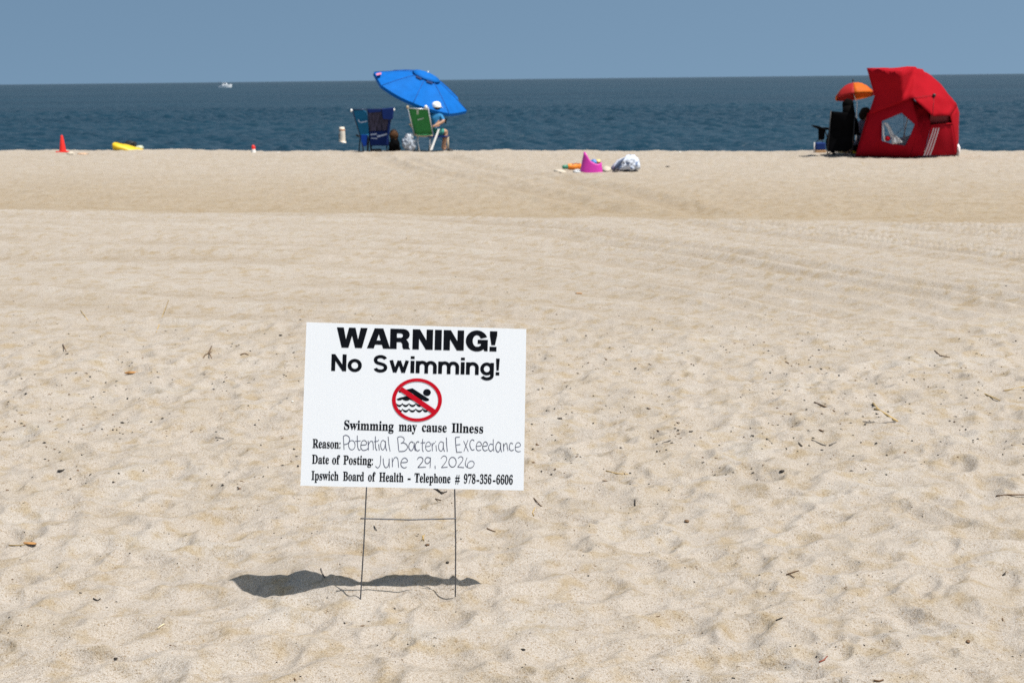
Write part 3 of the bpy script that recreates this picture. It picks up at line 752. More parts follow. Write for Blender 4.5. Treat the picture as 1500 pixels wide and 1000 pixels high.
# ---- teal-blue chair and navy chair on the left
DKFR = mat('dark_blue_tube', (0.02, 0.03, 0.07), 0.4, metal=0.3)
TEAL = CLOTH('teal_blue_sling', (0.010, 0.125, 0.27), 0.15)
NAVY = CLOTH('navy_fabric', (0.005, 0.018, 0.10), 0.05)
ROYAL = CLOTH('royal_blue_fabric', (0.012, 0.07, 0.42), 0.1)
PALE = mat('pale_blue_trim', (0.36, 0.42, 0.55), 0.7, var=0.2, scale=30)
MESH = CLOTH('grey_violet_stripes', (0.050, 0.048, 0.085), 0.1, var=0.75, scale=5, mapping=(7, 1, 1.2))
pb = Place(533, 218.6, CLY); g1 = pb.floor(533)
c1 = thing('beach_chair', g1, 'teal blue folding beach chair with pale script mark, left of the navy chair', 'beach chair')
bk = MB(); bk.prism([pb(x, y, d) for x, y, d in ((517.2, 162.5, -.1), (520, 160.6, -.1), (531, 160.6, -.1), (536.5, 165, -.08), (540.5, 177, 0), (541, 197, .12), (528, 197.4, .12), (523, 186, .05))], (0.0, 0.02, 0.004))
bk.build('backrest', TEAL, c1, g1, bevel=0.006)
m = MB(); m.prism([pb(x, y, -.05) for x, y in ((525.4, 178.6), (528, 179, ), (537.6, 177), (538, 178.4), (529, 180.4))], (0, 0.005, 0)); m.build('printed_mark', PALE, c1, g1); m = MB(); m.prism([pb(x, y, -.06) for x, y in ((524.2, 175.4), (525.6, 175.2), (527.4, 178.8), (526, 179.6))], (0, .005, 0))
m.build('printed_mark', PALE, c1, g1)
m = MB(); m.tube([pb(516, 161.6, -.12), pb(527.4, 198.5, .14)], 0.012, 8); m.tube([pb(516.4, 161, -.11), pb(538, 160.4, -.11)], 0.012, 8); m.build('back_frame', DKFR, c1, g1)
m = MB(); m.blob(pb(514.8, 162, -.12), (0.027, 0.027, 0.034), 2, 0.06, sub=2); m.build('end_cap', WHITEP, c1, g1)
m = MB(); m.prism([pb(x, y, .1) for x, y in ((528.4, 197.6), (538, 197.6), (537, 213), (534, 215), (530.4, 214), (529, 206))], (0, 0.1, 0)); m.build('pouch', ROYAL, c1, g1, bevel=0.02)
fabric((pb(528, 198, .14), pb(541, 198, .14), pb(541, 197, .6), pb(528, 197, .6)), sag=0).build('seat', TEAL, c1, g1, solid=0.006)
for x, y, d, x2, d2 in ((529, 200, .14, 532, .08), (538.5, 200, .14, 537.5, .06), (528, 198, .55, 525, .6), (541, 198, .55, 543, .6)):
    m = MB(); m.tube([pb(x, y, d), pb.floor(x2, d2) - Vector((0, 0, .02))], 0.013, 8); m.build('leg', BLACKP, c1, g1)
m = MB(); m.tube([pb(522.4, 198.2, .05), pb(524.5, 199.4, .25), pb(528, 200, .5)], 0.022, 8); m.build('armrest', BLACKP, c1, g1)

pb = Place(556, 219, CLY); g2 = pb.floor(556)
c2 = thing('beach_chair', g2, 'navy folding beach chair with striped mesh back and two pouches, under the parasol', 'beach chair')
fabric((pb(539, 161.4, -.1), pb(574.5, 160, -.1), pb(568, 194.5, .12), pb(541, 195.5, .12)), sag=0.04).build('backrest', MESH, c2, g2, solid=0.006)
m = MB(); m.tube([pb(537, 160.8, -.11), pb(557, 160.0, -.11), pb(577.2, 159.4, -.11)], 0.014, 8); m.tube([pb(576.4, 160, -.11), pb(567.4, 197, .13)], 0.013, 8); m.tube([pb(538.6, 161, -.11), pb(541, 197, .13)], 0.012, 8); m.tube([pb(558, 160.4, -.11), pb(559.4, 196, .12)], 0.007, 8)
m.build('back_frame', DKFR, c2, g2)
m = MB(); m.prism([pb(x, y, -.16) for x, y in ((558.6, 159.6), (576.6, 157.6), (575.6, 174), (573, 175.6), (560.6, 174.4))], (0, 0.06, 0)); m.build('pouch', NAVY, c2, g2, bevel=0.015)
m = MB(); m.prism([pb(x, y, -.13) for x, y in ((537.6, 160.2), (558, 160.2), (558, 164), (540, 165.6))], (0, 0.03, 0)); m.build('headrest', NAVY, c2, g2, bevel=0.008)
m = MB(); m.prism([pb(x, y, .08) for x, y in ((540.4, 193), (568.4, 191.4), (569, 213.6), (542.6, 213.6))], (0, 0.13, 0)); pk = m.build('pouch', NAVY, c2, g2, bevel=0.02)
m = MB()
for pts in (((542.6, 196.4), (552, 195.6), (552, 197.4), (543, 198.2)), ((552, 199), (558.4, 197.6), (567.6, 195.2), (567.6, 197.4), (559, 200), (553, 201.4)), ((543.4, 201.8), (552.6, 202.6), (552.6, 203.8), (543.8, 203.2))):
    m.prism([pb(x, y, .074) for x, y in pts], (0, 0.005, 0))
m.build('trim', PALE, pk, g2)
m = MB(); m.blob(pb(577, 161, -.11), (0.026, 0.026, 0.032), 2, 0.06, sub=2); m.build('end_cap', WHITEP, c2, g2)
fabric((pb(541, 197, .14), pb(568, 196, .14), pb(568, 196, .6), pb(541, 197, .6)), sag=0).build('seat', NAVY, c2, g2, solid=0.006)
m = MB(); m.prism([pb(x, y, .0) for x, y in ((569.5, 172), (572.6, 172), (570.4, 197), (566.5, 197))], (0, 0.03, 0)); m.build('side_strap', NAVY, c2, g2, bevel=.006)
for x, y, d, x2, d2 in ((544, 212, .16, 543, .1), (566, 212, .16, 567, .1), (541, 197, .55, 538, .62), (568, 196, .55, 571, .62)):
    m = MB(); m.tube([pb(x, y, d), pb.floor(x2, d2) - Vector((0, 0, .02))], 0.013, 8); m.build('leg', BLACKP, c2, g2)
m = MB(); m.tube([pb.floor(542, .1) + Vector((0, 0, .03)), pb.floor(558, .1) + Vector((0, 0, .035))], 0.03, 8); m.build('foot_bar', BLACKP, c2, g2)

# ---- bags between the chairs
def lump(name, p, size, material, label, cat, seed, amp=0.22, fr=1.7, sub=4, flat=-0.75, sink=0.02):
    m = MB(); m.blob((0, 0, size[2] * 0.72 - sink), size, seed, amp, fr, sub, flat)
    o = m.build(name, material); o.location = p; tag(o, label, cat); return o
pq = Place(580, 218.5, CLY)
BROWN = CLOTH('brown_canvas', (0.075, 0.036, 0.018), 0.05, var=0.35)
f1 = pq.floor(580, .25)
bt = thing('tote_bag', f1, 'rounded brown bag between the navy chair and the white bag', 'bag')
m = MB(); z0 = pq(577, 202.5, .25)
m.blob(pq(577, 198.5, .25), (0.105, 0.10, 0.115), 11, 0.2, 2.2, 3); m.blob(pq(577.5, 208, .25), (0.09, 0.09, 0.15), 14, 0.15, 2.0, 3); m.build('pouch', BROWN, bt, f1)
m = MB(); m.tube([pq(571.5, 194, .2), pq(574, 190.2, .2), pq(579, 190, .2), pq(582, 194, .2)], 0.008, 6); m.build('handle', BROWN, bt, f1)
lump('backpack', pq.floor(577.5, -.05), (0.135, 0.12, 0.17), BLACK, 'small black bag on the sand in front of the brown bag', 'bag', 7, 0.3)
BAGW = CLOTH('white_blue_plastic', (0.55, 0.60, 0.68), 0.35, rough=0.4, var=0.35, scale=6)
pw = Place(599, 219, CLY); f2 = pw.floor(599, .05)
def crumple(name, p, P, material, seed, amp, label, cat, parent=None):
    pass
wb = thing('plastic_bag', f2, 'crumpled bluish white carrier bag beside the green chair', 'bag')
m = MB(); m.blob(pw(598.6, 211, .05), (0.135, 0.12, 0.155), 21, 0.45, 2.4, 4); o = m.build('bag_body', BAGW, wb, f2)
m = MB(); m.blob(pw(599, 200.2, .05), (0.085, 0.07, 0.075), 25, 0.6, 2.2, 3); m.build('gathered_top', mat('white_plastic_film', (0.66, 0.69, 0.74), 0.4, var=0.15), wb, f2)
lump('sandal', Place(659, 218, CLY).floor(659, .1), (0.07, 0.10, 0.045), BLACKP, 'small black shoe lying on the sand right of the seated person', 'shoe', 3, 0.2, sub=3)

# ---- person in white cap
SHIRT = CLOTH('turquoise_shirt', (0.035, 0.19, 0.40), 0.08, var=0.25, scale=12)
SHORTS = CLOTH('green_teal_shorts', (0.05, 0.24, 0.20), 0.05, var=0.55, scale=22)
CAP = mat('white_cap_cloth', (0.80, 0.80, 0.80), 0.8, var=0.05)
pp = Place(640, 219.5, CLY)
Yp = .38
foot = pp.floor(648.5, .30)
pg = Vector((pp(638, 200, Yp).x, pp.Y + Yp, 0)); pg.z = H(pg.x, pg.y)
J = {
 'pelvis': (pp(641.5, 192, Yp), .115), 'waist': (pp(639.5, 184, Yp), .118), 'chest': (pp(637.5, 174, Yp), .125), 'collar': (pp(637.5, 166.2, Yp + .0), .085),
 'neck': (pp(638.2, 162.4, Yp), .048), 'jaw': (pp(638.8, 159.6, Yp - .01), .066), 'crown': (pp(639.2, 154.6, Yp), .078),
 'rsh': (pp(645.6, 169.4, Yp - .03), .056), 'relb': (pp(650.4, 177.6, Yp - .12), .040), 'rwr': (pp(637.5, 184.2, Yp - .22), .027), 'rhand': (pp(633.6, 185.6, Yp - .22), .028),
 'lsh': (pp(629.6, 169.4, Yp + .03), .056), 'lelb': (pp(629, 180, Yp + .18), .042), 'lwr': (pp(637, 184, Yp + .36), .03),
 'rhip': (pp(643.4, 194.0, Yp - .08), .092), 'rknee': (pp(653.6, 192.4, Yp + .06), .066), 'rank': (pp(649.0, 215.4, Yp - .04), .040), 'rheel': (pp(648.6, 217.4, Yp - .05), .036), 'rtoe': (pp(652.6, 218.4, Yp + .02), .028),
 'lhip': (pp(641.0, 194.2, Yp + .08), .092), 'lknee': (pp(652.4, 191.6, Yp + .32), .066), 'lank': (pp(650.6, 214, Yp + .28), .040), 'ltoe': (pp(653.6, 217, Yp + .36), .028)}
ED = [('pelvis', 'waist'), ('waist', 'chest'), ('chest', 'collar'), ('collar', 'neck'), ('neck', 'jaw'), ('jaw', 'crown'), ('collar', 'rsh'), ('rsh', 'relb'), ('relb', 'rwr'), ('rwr', 'rhand'),
      ('collar', 'lsh'), ('lsh', 'lelb'), ('lelb', 'lwr'), ('pelvis', 'rhip'), ('rhip', 'rknee'), ('rknee', 'rank'), ('rank', 'rheel'), ('rheel', 'rtoe'), ('pelvis', 'lhip'), ('lhip', 'lknee'), ('lknee', 'lank'), ('lank', 'ltoe')]
per = thing('person', pg, 'seated person in a white cap, turquoise shirt and green shorts under the blue parasol', 'person')
ankle_z = J['rknee'][0].z
def cloth_index(co):
    if co.z > J['neck'][0].z - 0.02: return 0
    d_arm = min((co - J['relb'][0]).length, (co - (J['relb'][0] + J['rwr'][0]) / 2).length, (co - J['rwr'][0]).length, (co - J['rhand'][0]).length)
    if d_arm < 0.095 and co.y < pp.Y + Yp - .09 and co.z < J['relb'][0].z + .04: return 0
    if co.x > J['rknee'][0].x - 0.045 and co.z < J['rknee'][0].z + .2: return 0
    if co.z < J['rknee'][0].z - 0.09: return 0
    if co.z > J['waist'][0].z - 0.06: return 1
    return 2
body(J, ED, 'pelvis', ([SKIN, SHIRT, SHORTS], cloth_index), per, 'body', pg)
m = MB(); m.blob(pp(638.9, 158.2, Yp + .005), (0.094, 0.098, 0.085), 5, 0.06, 2.0, 3); m.build('hair', HAIRB, per, pg)
m = MB(); c0 = pp(639.2, 156.0, Yp)
prof = [(0.108, -0.02), (0.108, 0.012), (0.102, 0.05), (0.08, 0.085), (0.045, 0.103), (0.0, 0.109)]
m.lathe(prof, 20, c0); 
brim = [c0 + Vector((math.cos(t) * 0.105, math.sin(t) * 0.105, -0.012)) for t in np.linspace(-0.2, 2.0, 9)] + [c0 + Vector((0.16 * math.cos(0.9) + math.cos(t) * 0.075, 0.16 * math.sin(0.9) * 0.7 + math.sin(t) * 0.075, -0.03)) for t in np.linspace(2.2, -0.5, 9)]
m.prism(brim, (0, 0, 0.006)); m.build('cap', CAP, per, pg)
for nm_, hp, dv in (('hand', J['rhand'][0], Vector((-1, .2, -.35))),):
    dv = dv.normalized(); sdv = Vector((0, 1, 0)); m = MB()
    for k in range(4):
        b0 = hp + sdv * (k - 1.5) * 0.016 + dv * 0.02; L_ = (0.052, 0.062, 0.06, 0.045)[k]
        m.tube([b0, b0 + dv * L_ * .6 + Vector((0, 0, .004)), b0 + dv * L_ + Vector((0, 0, -.016))], [.0085, .008, .006], 6)
    b0 = hp - sdv * 0.03; m.tube([b0, b0 + dv * .02 - sdv * .012, b0 + dv * .045 - sdv * .014], [.010, .009, .007], 6)
    m.build('hand', SKIN, per, pg)
# the chair that person sits on
CH = thing('beach_chair', pp.floor(640, Yp), 'low chair under the person in the white cap, mostly hidden', 'beach chair')
og = Vector(CH.location)
sz = pp(640, 198.4, Yp).z
m = MB(); m.box((og.x + .03, og.y, sz - .025), (0.46, 0.48, 0.03)); m.build('seat', NAVY, CH, og, bevel=.01)
for sx in (-.18, .22):
    for sy in (-.2, .2):
        m = MB(); p_ = Vector((og.x + .03 + sx, og.y + sy, 0)); zz = H(p_.x, p_.y); m.tube([Vector((p_.x, p_.y, sz - .03)), Vector((p_.x, p_.y, zz - .02))], .012, 8); m.build('leg', ALU if sx < 0 else TAN, CH, og)
m = MB(); m.tube([pp(650.5, 174.5, Yp + .12), pp(653, 176.4, Yp + .12), pp(652.6, 181, Yp + .12)], .02, 8); m.tube([pp(653, 176.4, Yp + .12), pp(655, 174, Yp + .12)], .015, 8)
m.build('armrest', BLACKP, CH, og)

# ---- toys on the sand
MAG = mat('magenta_plastic', (0.55, 0.035, 0.34), 0.42, var=0.05, scale=6)
pt_ = Place(866, 252); gt = pt_.g; s_ = pt_.s
tub = thing('toddler_seat', gt, 'magenta plastic toddler seat with a high curved back standing on the sand', 'toy seat')
def tubring(h, k, fl=1.0):
    out = []
    n = 40
    w0 = (33.5 / 2) / s_ * k; d0 = w0 * 0.8
    for i in range(n):
        t = 2 * math.pi * i / n
        out.append((w0 * math.copysign(abs(math.cos(t)) ** .75, math.cos(t)), d0 * math.copysign(abs(math.sin(t)) ** .75, math.sin(t)), t))
    return out
def rim_h(x):     # rim height (m) from photo: high back on the left, dip, low lip on the right
    px_ = x * s_
    return np.interp(px_, [-16, -13.5, -11.5, -9, -6.5, -3.5, 0, 4, 9, 13.5, 16], [29.8, 29.4, 27.4, 23.4, 19.2, 16.4, 14.6, 12.6, 12.0, 13.6, 14.2]) / s_
m = MB(); n = 40; R_ = []
for lvl in range(7):
    f_ = lvl / 6; k = 1.0 - 0.10 * f_
    R_.append([gt + Vector((x, y, rim_h(x) * f_ - .005)) + Vector((0.026 * f_ * (1 - x * s_ / 16.75), 0, 0)) for x, y, t in tubring(0, k)])
for lvl in range(6, 0, -1):
    f_ = lvl / 6; k = 0.90 - 0.10 * f_ + (0.0 if lvl < 6 else 0.03)
    R_.append([gt + Vector((x, y, rim_h(x) * f_ - .005)) + Vector((0.026 * f_ * (1 - x * s_ / 16.75), 0, 0)) for x, y, t in tubring(0, k)])
m.add([p for r in R_ for p in r], [(i * n + k, i * n + (k + 1) % n, (i + 1) * n + (k + 1) % n, (i + 1) * n + k) for i in range(len(R_) - 1) for k in range(n)] + [tuple((len(R_) - 1) * n + k for k in range(n))], True)
m.build('shell', MAG, tub, gt)
TOYB = mat('blue_toy_plastic', (0.08, 0.20, 0.50), 0.5, var=0.5, scale=30); TOYY = mat('yellow_sand_toy', (0.62, 0.50, 0.20), 0.6, var=0.3, scale=30)
o = MB().blob((0, 0, 0), (0.055, 0.05, 0.05), 3, 0.25, 2, 3).build('toy', TOYB); o.location = pt_(869.4, 238, .0); tag(o, 'blue toy heaped inside the magenta seat', 'toy')
o = MB().blob((0, 0, 0), (0.040, 0.05, 0.04), 9, 0.3, 2, 3).build('toy', TOYY); o.location = pt_(876.2, 237, .02); tag(o, 'yellow beige toy beside the blue one inside the magenta seat', 'toy')
ORG = mat('orange_float_fabric', (0.72, 0.20, 0.012), 0.55, var=0.25, scale=14, bump=0.3, bscale=20)
po = Place(840, 250); go = po.g
ob = thing('water_toy', go, 'orange tube shaped beach toy with a green end, left of the magenta seat', 'toy')
m = MB(); a, b_ = po(831, 244.6, .0), po(852, 243.8, .12)
m.tube([a, along(a, b_, .12), along(a, b_, .5), along(a, b_, .9), b_], [0.035, 0.05, 0.054, 0.052, 0.03], 14); m.build('body', ORG, ob, go)
m = MB(); m.tube([po(823.4, 245.2, -.02), po(825.5, 244.8, -.02), po(831.5, 244.5, 0)], [0.022, 0.034, 0.036], 12); m.build('end_cap', mat('green_rubber', (0.04, 0.20, 0.13), 0.5, var=0.3), ob, go)
m = MB(); m.tube([po(838, 241, -.04), po(843, 239.4, -.05), po(849, 240.4, -.03)], .008, 6); m.build('strap', mat('brown_strap', (0.25, 0.07, 0.02), .7), ob, go)
CREAM = CLOTH('cream_towel', (0.50, 0.44, 0.36), 0.1, var=0.25, scale=12)
PAL = CLOTH('pale_towel', (0.52, 0.53, 0.53), 0.1, var=0.15)
def spread(name, pts, material, label, cat, h=0.03, seed=1):
    """cloth lying crumpled on the sand: outline given as ground pixels"""
    G = [ground(x, y) for x, y in pts]; c = sum(G, Vector()) / len(G); m = MB(); n = len(G); rr = random.Random(seed)
    rings_ = [[], [], []]
    for i in range(n):
        for g_, k in ((0, 1.0), (1, .72), (2, .35)):
            p = c.lerp(G[i], k); p.z = H(p.x, p.y) + (0.004 if g_ == 0 else h * rr.uniform(.5, 1.2)); rings_[g_].append(p)
    c2 = Vector((c.x, c.y, H(c.x, c.y) + h))
    m.add([p for r in rings_ for p in r] + [c2], [(g_ * n + i, g_ * n + (i + 1) % n, (g_ + 1) * n + (i + 1) % n, (g_ + 1) * n + i) for g_ in (0, 1) for i in range(n)] + [(2 * n + i, 2 * n + (i + 1) % n, 3 * n) for i in range(n)], True)
    o = m.build(name, material, None, c, solid=0.006, sub=1); tag(o, label, cat); return o
spread('beach_towel', [(809, 249.5), (817, 248.2), (826, 250.4), (832, 252.4), (826, 253.4), (815, 252)], CREAM, 'cream patterned cloth crumpled on the sand left of the orange toy', 'towel', .03, 3)
spread('beach_towel', [(838, 249.6), (850, 248.6), (853, 252), (848, 253.8), (840, 253)], PAL, 'pale grey cloth on the sand in front of the orange toy', 'towel', .025, 5)
spread('beach_towel', [(881, 246), (889, 244.4), (896, 246), (896, 250.4), (888, 251.4), (881, 250.6)], CREAM, 'cream cloth between the magenta seat and the white and blue bag', 'towel', .05, 8)
WBL = CLOTH('white_blue_print', (0.56, 0.60, 0.68), 0.1, var=0.10, scale=5)
def stripes(m_, c2, scale, thr):
    t = m_.node_tree; n_ = t.nodes; p = n_['Principled BSDF']; src = p.inputs['Base Color'].links[0].from_socket
    co = n_.new('ShaderNodeTexCoord'); no = n_.new('ShaderNodeTexNoise'); no.inputs['Scale'].default_value = scale; no.inputs['Detail'].default_value = 2
    t.links.new(co.outputs['Object'], no.inputs['Vector']); rp = n_.new('ShaderNodeValToRGB'); rp.color_ramp.elements[0].position = thr; rp.color_ramp.elements[1].position = thr + .05
    t.links.new(no.outputs[0], rp.inputs[0]); mx = n_.new('ShaderNodeMix'); mx.data_type = 'RGBA'; mx.inputs[7].default_value = (*c2, 1)
    t.links.new(rp.outputs[0], mx.inputs[0]); t.links.new(src, mx.inputs[6]); t.links.new(mx.outputs[2], p.inputs['Base Color'])
stripes(WBL, (0.16, 0.21, 0.33), 11, 0.56)
pw2 = Place(917, 251.5); gw = pw2.g
bg2 = thing('beach_bag', gw, 'slumped white and blue printed beach bag on the sand right of the magenta seat', 'bag')
m = MB()
prof2 = [(895.5, 246.8), (898, 241), (905, 235.5), (911, 231.5), (917, 229.4), (923, 227.4), (930, 227.8), (934.6, 231.5), (937, 240), (937.4, 246.5), (933, 249.8), (921, 250.4), (909, 248.8), (899, 249.8)]
ctrp = pw2(918, 242, 0)
Rg = []
for k, (f_, dy) in enumerate(((0.25, -.17), (.7, -.15), (.93, -.08), (1.0, 0), (.93, .09), (.7, .16), (.25, .18))):
    Rg.append([ctrp.lerp(pw2(x, y, 0), f_) + Vector((0, dy, 0)) for x, y in prof2])
n = len(prof2)
m.add([p for r in Rg for p in r], [(i * n + k, i * n + (k + 1) % n, (i + 1) * n + (k + 1) % n, (i + 1) * n + k) for i in range(6) for k in range(n)] + [tuple(range(n)), tuple(6 * n + k for k in range(n))], True)
m.build('bag_body', WBL, bg2, gw, wr=(3, .028, 14))
m = MB(); m.tube([pw2(899, 248.4, -.19), pw2(902, 244.6, -.2), pw2(906, 239, -.19), pw2(912, 234, -.14), pw2(916, 231.6, -.06)], [.018, .022, .022, .018, .012], 10); m.build('handle', mat('dark_blue_webbing', (0.05, 0.07, 0.12), .8, var=.3), bg2, gw)

# ---- orange parasol
ORA = CLOTH('orange_panel', (0.64, 0.145, 0.016), 0.30, rough=0.6); REDP = CLOTH('red_panel', (0.40, 0.022, 0.022), 0.22, rough=0.6)
po = Place(1254, 229); gu = po.floor(1254, 2.1)
um = thing('beach_umbrella', gu, 'small orange and red parasol above the black chair, partly behind the red tent', 'parasol')
dY = 2.1
cu = po(1251.8, 139.6, dY); RU = (po(1281.5, 138, dY) - po(1222, 136.5, dY)).length / 2
AXu = Vector((-.10, .20, 1)).normalized(); E1u = Vector((1, 0, .10)).normalized(); E1u = (E1u - AXu * E1u.dot(AXu)).normalized(); E2u = AXu.cross(E1u)
def cu_p(r, t, e=0.0): return cu + (E1u * math.cos(t) + E2u * math.sin(t)) * r + AXu * (0.26 * (1 - (r / RU) ** 2.2) + e)
for k in range(6):
    t0 = 2 * math.pi * k / 6 - R(103); P = []
    for r in (0.004, .1, .2, .3, RU * .98):
        P.append([cu_p(r * (1 - .05 * math.sin(math.pi * j / 6) * r / RU), t0 + math.pi / 3 * j / 6, -.03 * math.sin(math.pi * j / 6) * r / RU) for j in range(7)])
    P.append([p - AXu * .05 for p in P[-1]])
    grid(P).build('canopy_panel', ORA if k % 2 == 0 else REDP, um, gu, solid=0.004)
m = MB(); top = cu + AXu * .29; m.tube([top + AXu * .03, cu - AXu * .05, Vector((gu.x, gu.y, cu.z - .15)), gu - Vector((0, 0, .2))], .009, 8); m.build('pole', ALU, um, gu)
m = MB(); m.lathe([(.0, .06), (.014, .05), (.018, .0), (.012, -.02)], 10, top); m.build('finial', BLACKP, um, gu)
for k in range(6):
    m = MB(); m.tube([cu_p(r, 2 * math.pi * k / 6 - R(103), -.01) for r in (.02, .2, RU * .97)], .0035, 6); m.build('rib', ALU, um, gu)

# ---- black camp chair with a long-haired person
pk_ = Place(1228, 229); gk = pk_.floor(1228)
kc = thing('camp_chair', gk, 'black folding camp chair with a cup pouch on its left arm', 'camp chair')
m = MB()
fabric((pk_(1217.2, 163, -.02), pk_(1252.2, 165.6, -.02), pk_(1253, 195, .06), pk_(1214.5, 195, .06)), 8, 8, -.05).build('backrest', BLACK, kc, gk, solid=.02)
m = MB(); m.prism([pk_(x, y, .02) for x, y in ((1214.8, 190), (1253, 190), (1252, 205), (1247.5, 217), (1241.5, 222.4), (1214, 222.6), (1210.6, 218), (1210, 208))], (0, .05, 0)); m.build('back_skirt', BLACK, kc, gk, bevel=.02)
m = MB(); m.box(pk_(1231, 206, .32), (.48, .5, .04)); m.build('seat', BLACK, kc, gk, bevel=.015)
m = MB(); m.prism([pk_(x, y, .0) for x, y in ((1193.6, 183.8), (1199, 184.6), (1207, 188), (1216.6, 187.4), (1216.6, 190.6), (1206, 191), (1198, 187.6))], (0, .40, 0)); m.build('armrest', BLACK, kc, gk, bevel=.01)
m = MB(); m.prism([pk_(x, y, .0) for x, y in ((1251, 190.6), (1261, 195), (1261, 198.4), (1251, 198))], (0, .40, 0)); m.build('armrest', BLACK, kc, gk, bevel=.01)
m = MB(); cpt = pk_(1203.6, 188, .08); m.lathe([(.068, 0), (.066, -.1), (.06, -.21), (.045, -.225), (0, -.226)], 16, cpt); m.build('cup_pouch', BLACK, kc, gk)
for a, b_ in (((1217, 162.4, -.03), (1212.4, .0)), ((1252.6, 165, -.03), (1248.8, .0)), ((1208, 190, .30), (1222, .52)), ((1256, 196, .30), (1262, .5))):
    m = MB(); f_ = pk_.floor(*b_); m.tube([pk_(*a), f_ - Vector((0, 0, .02))], .011, 8)
    lg = m.build('leg', BLACKP, kc, gk); m = MB(); m.lathe([(.03, -.02), (.03, .02), (.018, .045), (0.012, .05)], 12, f_); m.build('foot', BLACKP, lg, gk)
m = MB(); a, b_ = pk_.floor(1213, .05), pk_.floor(1261, .48); m.tube([a + Vector((0, 0, .05)), pk_(1251, 205, .4)], .01, 8); m.tube([pk_.floor(1249, .05) + Vector((0, 0, .05)), pk_(1214, 205, .4)], .01, 8); m.build('cross_brace', BLACKP, kc, gk)
def sitter(name_label, P, headpx, sh, Yq, shirt, hair, longhair, legs_dir, gx):
    pgx = P.floor(gx, Yq); q = thing('person', pgx, name_label, 'person')
    hx, hy = headpx; sx, sy = sh
    k = 1 / P.s
    def pt(dx, dz, dy=0): b0 = P(sx, sy, Yq); return b0 + Vector((dx, dy, dz))
    hd = P(hx, hy, Yq)
    Jn = {'pelvis': (pt(0, -.50, .05), .12), 'waist': (pt(0, -.33, .02), .115), 'chest': (pt(0, -.13, 0), .125), 'collar': (pt(0, 0.0, 0), .08), 'neck': (hd * .35 + pt(0, .0, 0) * .65, .05), 'jaw': (hd - Vector((0, 0, .05)), .066), 'crown': (hd + Vector((0, 0, .05)), .078),
          'rsh': (pt(.16, -.04), .055), 'relb': (pt(.23, -.29, .08), .042), 'rwr': (pt(.19, -.32, .30), .03), 'rhd': (pt(.17, -.33, .38), .026), 'lsh': (pt(-.16, -.04), .055), 'lelb': (pt(-.23, -.29, .08), .042), 'lwr': (pt(-.19, -.32, .30), .03), 'lhd': (pt(-.17, -.33, .38), .026),
          'rhip': (pt(.09, -.50, .12), .09), 'rkn': (pt(.11, -.42, .52), .065), 'lhip': (pt(-.09, -.50, .12), .09), 'lkn': (pt(-.11, -.42, .52), .065)}
    for s1, d in (('r', .12), ('l', -.12)):
        fx = pt(d, 0, .55); zf = H(fx.x, fx.y); Jn[s1 + 'an'] = (Vector((fx.x, fx.y, zf + .07)), .04); Jn[s1 + 'to'] = (Vector((fx.x, fx.y + .15, zf + .03)), .028)
    En = [('pelvis', 'waist'), ('waist', 'chest'), ('chest', 'collar'), ('collar', 'neck'), ('neck', 'jaw'), ('jaw', 'crown')]
    for s1 in 'rl': En += [('collar', s1 + 'sh'), (s1 + 'sh', s1 + 'elb'), (s1 + 'elb', s1 + 'wr'), (s1 + 'wr', s1 + 'hd'), ('pelvis', s1 + 'hip'), (s1 + 'hip', s1 + 'kn'), (s1 + 'kn', s1 + 'an'), (s1 + 'an', s1 + 'to')]
    zc = Jn['neck'][0].z; ze = Jn['relb'][0].z; y0 = P.Y + Yq
    def idx(co):
        if co.z > zc: return 0
        if co.y > y0 + .14 and co.z > Jn['pelvis'][0].z - .5 and abs(co.z - Jn['rwr'][0].z) < .07: return 0
        if co.z > Jn['waist'][0].z - .1 and co.y < y0 + .2: return 1
        if co.y > y0 + .48: return 0
        return 2
    body(Jn, En, 'pelvis', ([SKIND, shirt, BLACK], idx), q, 'body', pgx)
    m = MB()
    if longhair:
        m.blob(hd + Vector((0, -.01, .01)), (.112, .115, .125), 4, .06, 2, 3)
        hp_ = [hd + Vector((0, -.05, -.03)), hd + Vector((0, -.085, -.14)), hd + Vector((.0, -.10, -.26))]
        m.tube(hp_, [.112, .12, .10], 14)
    else:
        m.blob(hd + Vector((-.02, -.01, .01)), (.105, .11, .105), 6, .12, 2, 3); m.blob(hd + Vector((-.08, -.03, -.05)), (.07, .07, .09), 8, .15, 2, 3)
    m.build('hair', hair, q, pgx); return q
sitter('long haired person seen from behind, sitting in the black camp chair', pk_, (1242, 154.5), (1241, 172), .17, BLACK, HAIRK, True, 1, 1240)
GREYS = CLOTH('grey_mauve_shirt', (0.13, 0.115, 0.15), 0.05)
p2 = Place(1268, 229)
sitter('dark haired person in grey half hidden behind the red tent', p2, (1268.5, 165.5), (1264.5, 181), .72, GREYS, HAIRB, False, 1, 1268)
st = thing('low_stool', p2.floor(1266, .85), 'low seat under the dark haired person behind the red tent', 'stool'); gs = Vector(st.location)
zt = p2(1264.5, 181, .72).z - .62
m = MB(); m.box((gs.x, gs.y, zt - .015), (.42, .42, .03)); m.build('seat', NAVY, st, gs, bevel=.008)
for sx in (-.17, .17):
    for sy in (-.17, .17):
        m = MB(); m.tube([(gs.x + sx, gs.y + sy, zt - .02), (gs.x + sx, gs.y + sy, H(gs.x + sx, gs.y + sy) - .02)], .012, 8); m.build('leg', ALU, st, gs)
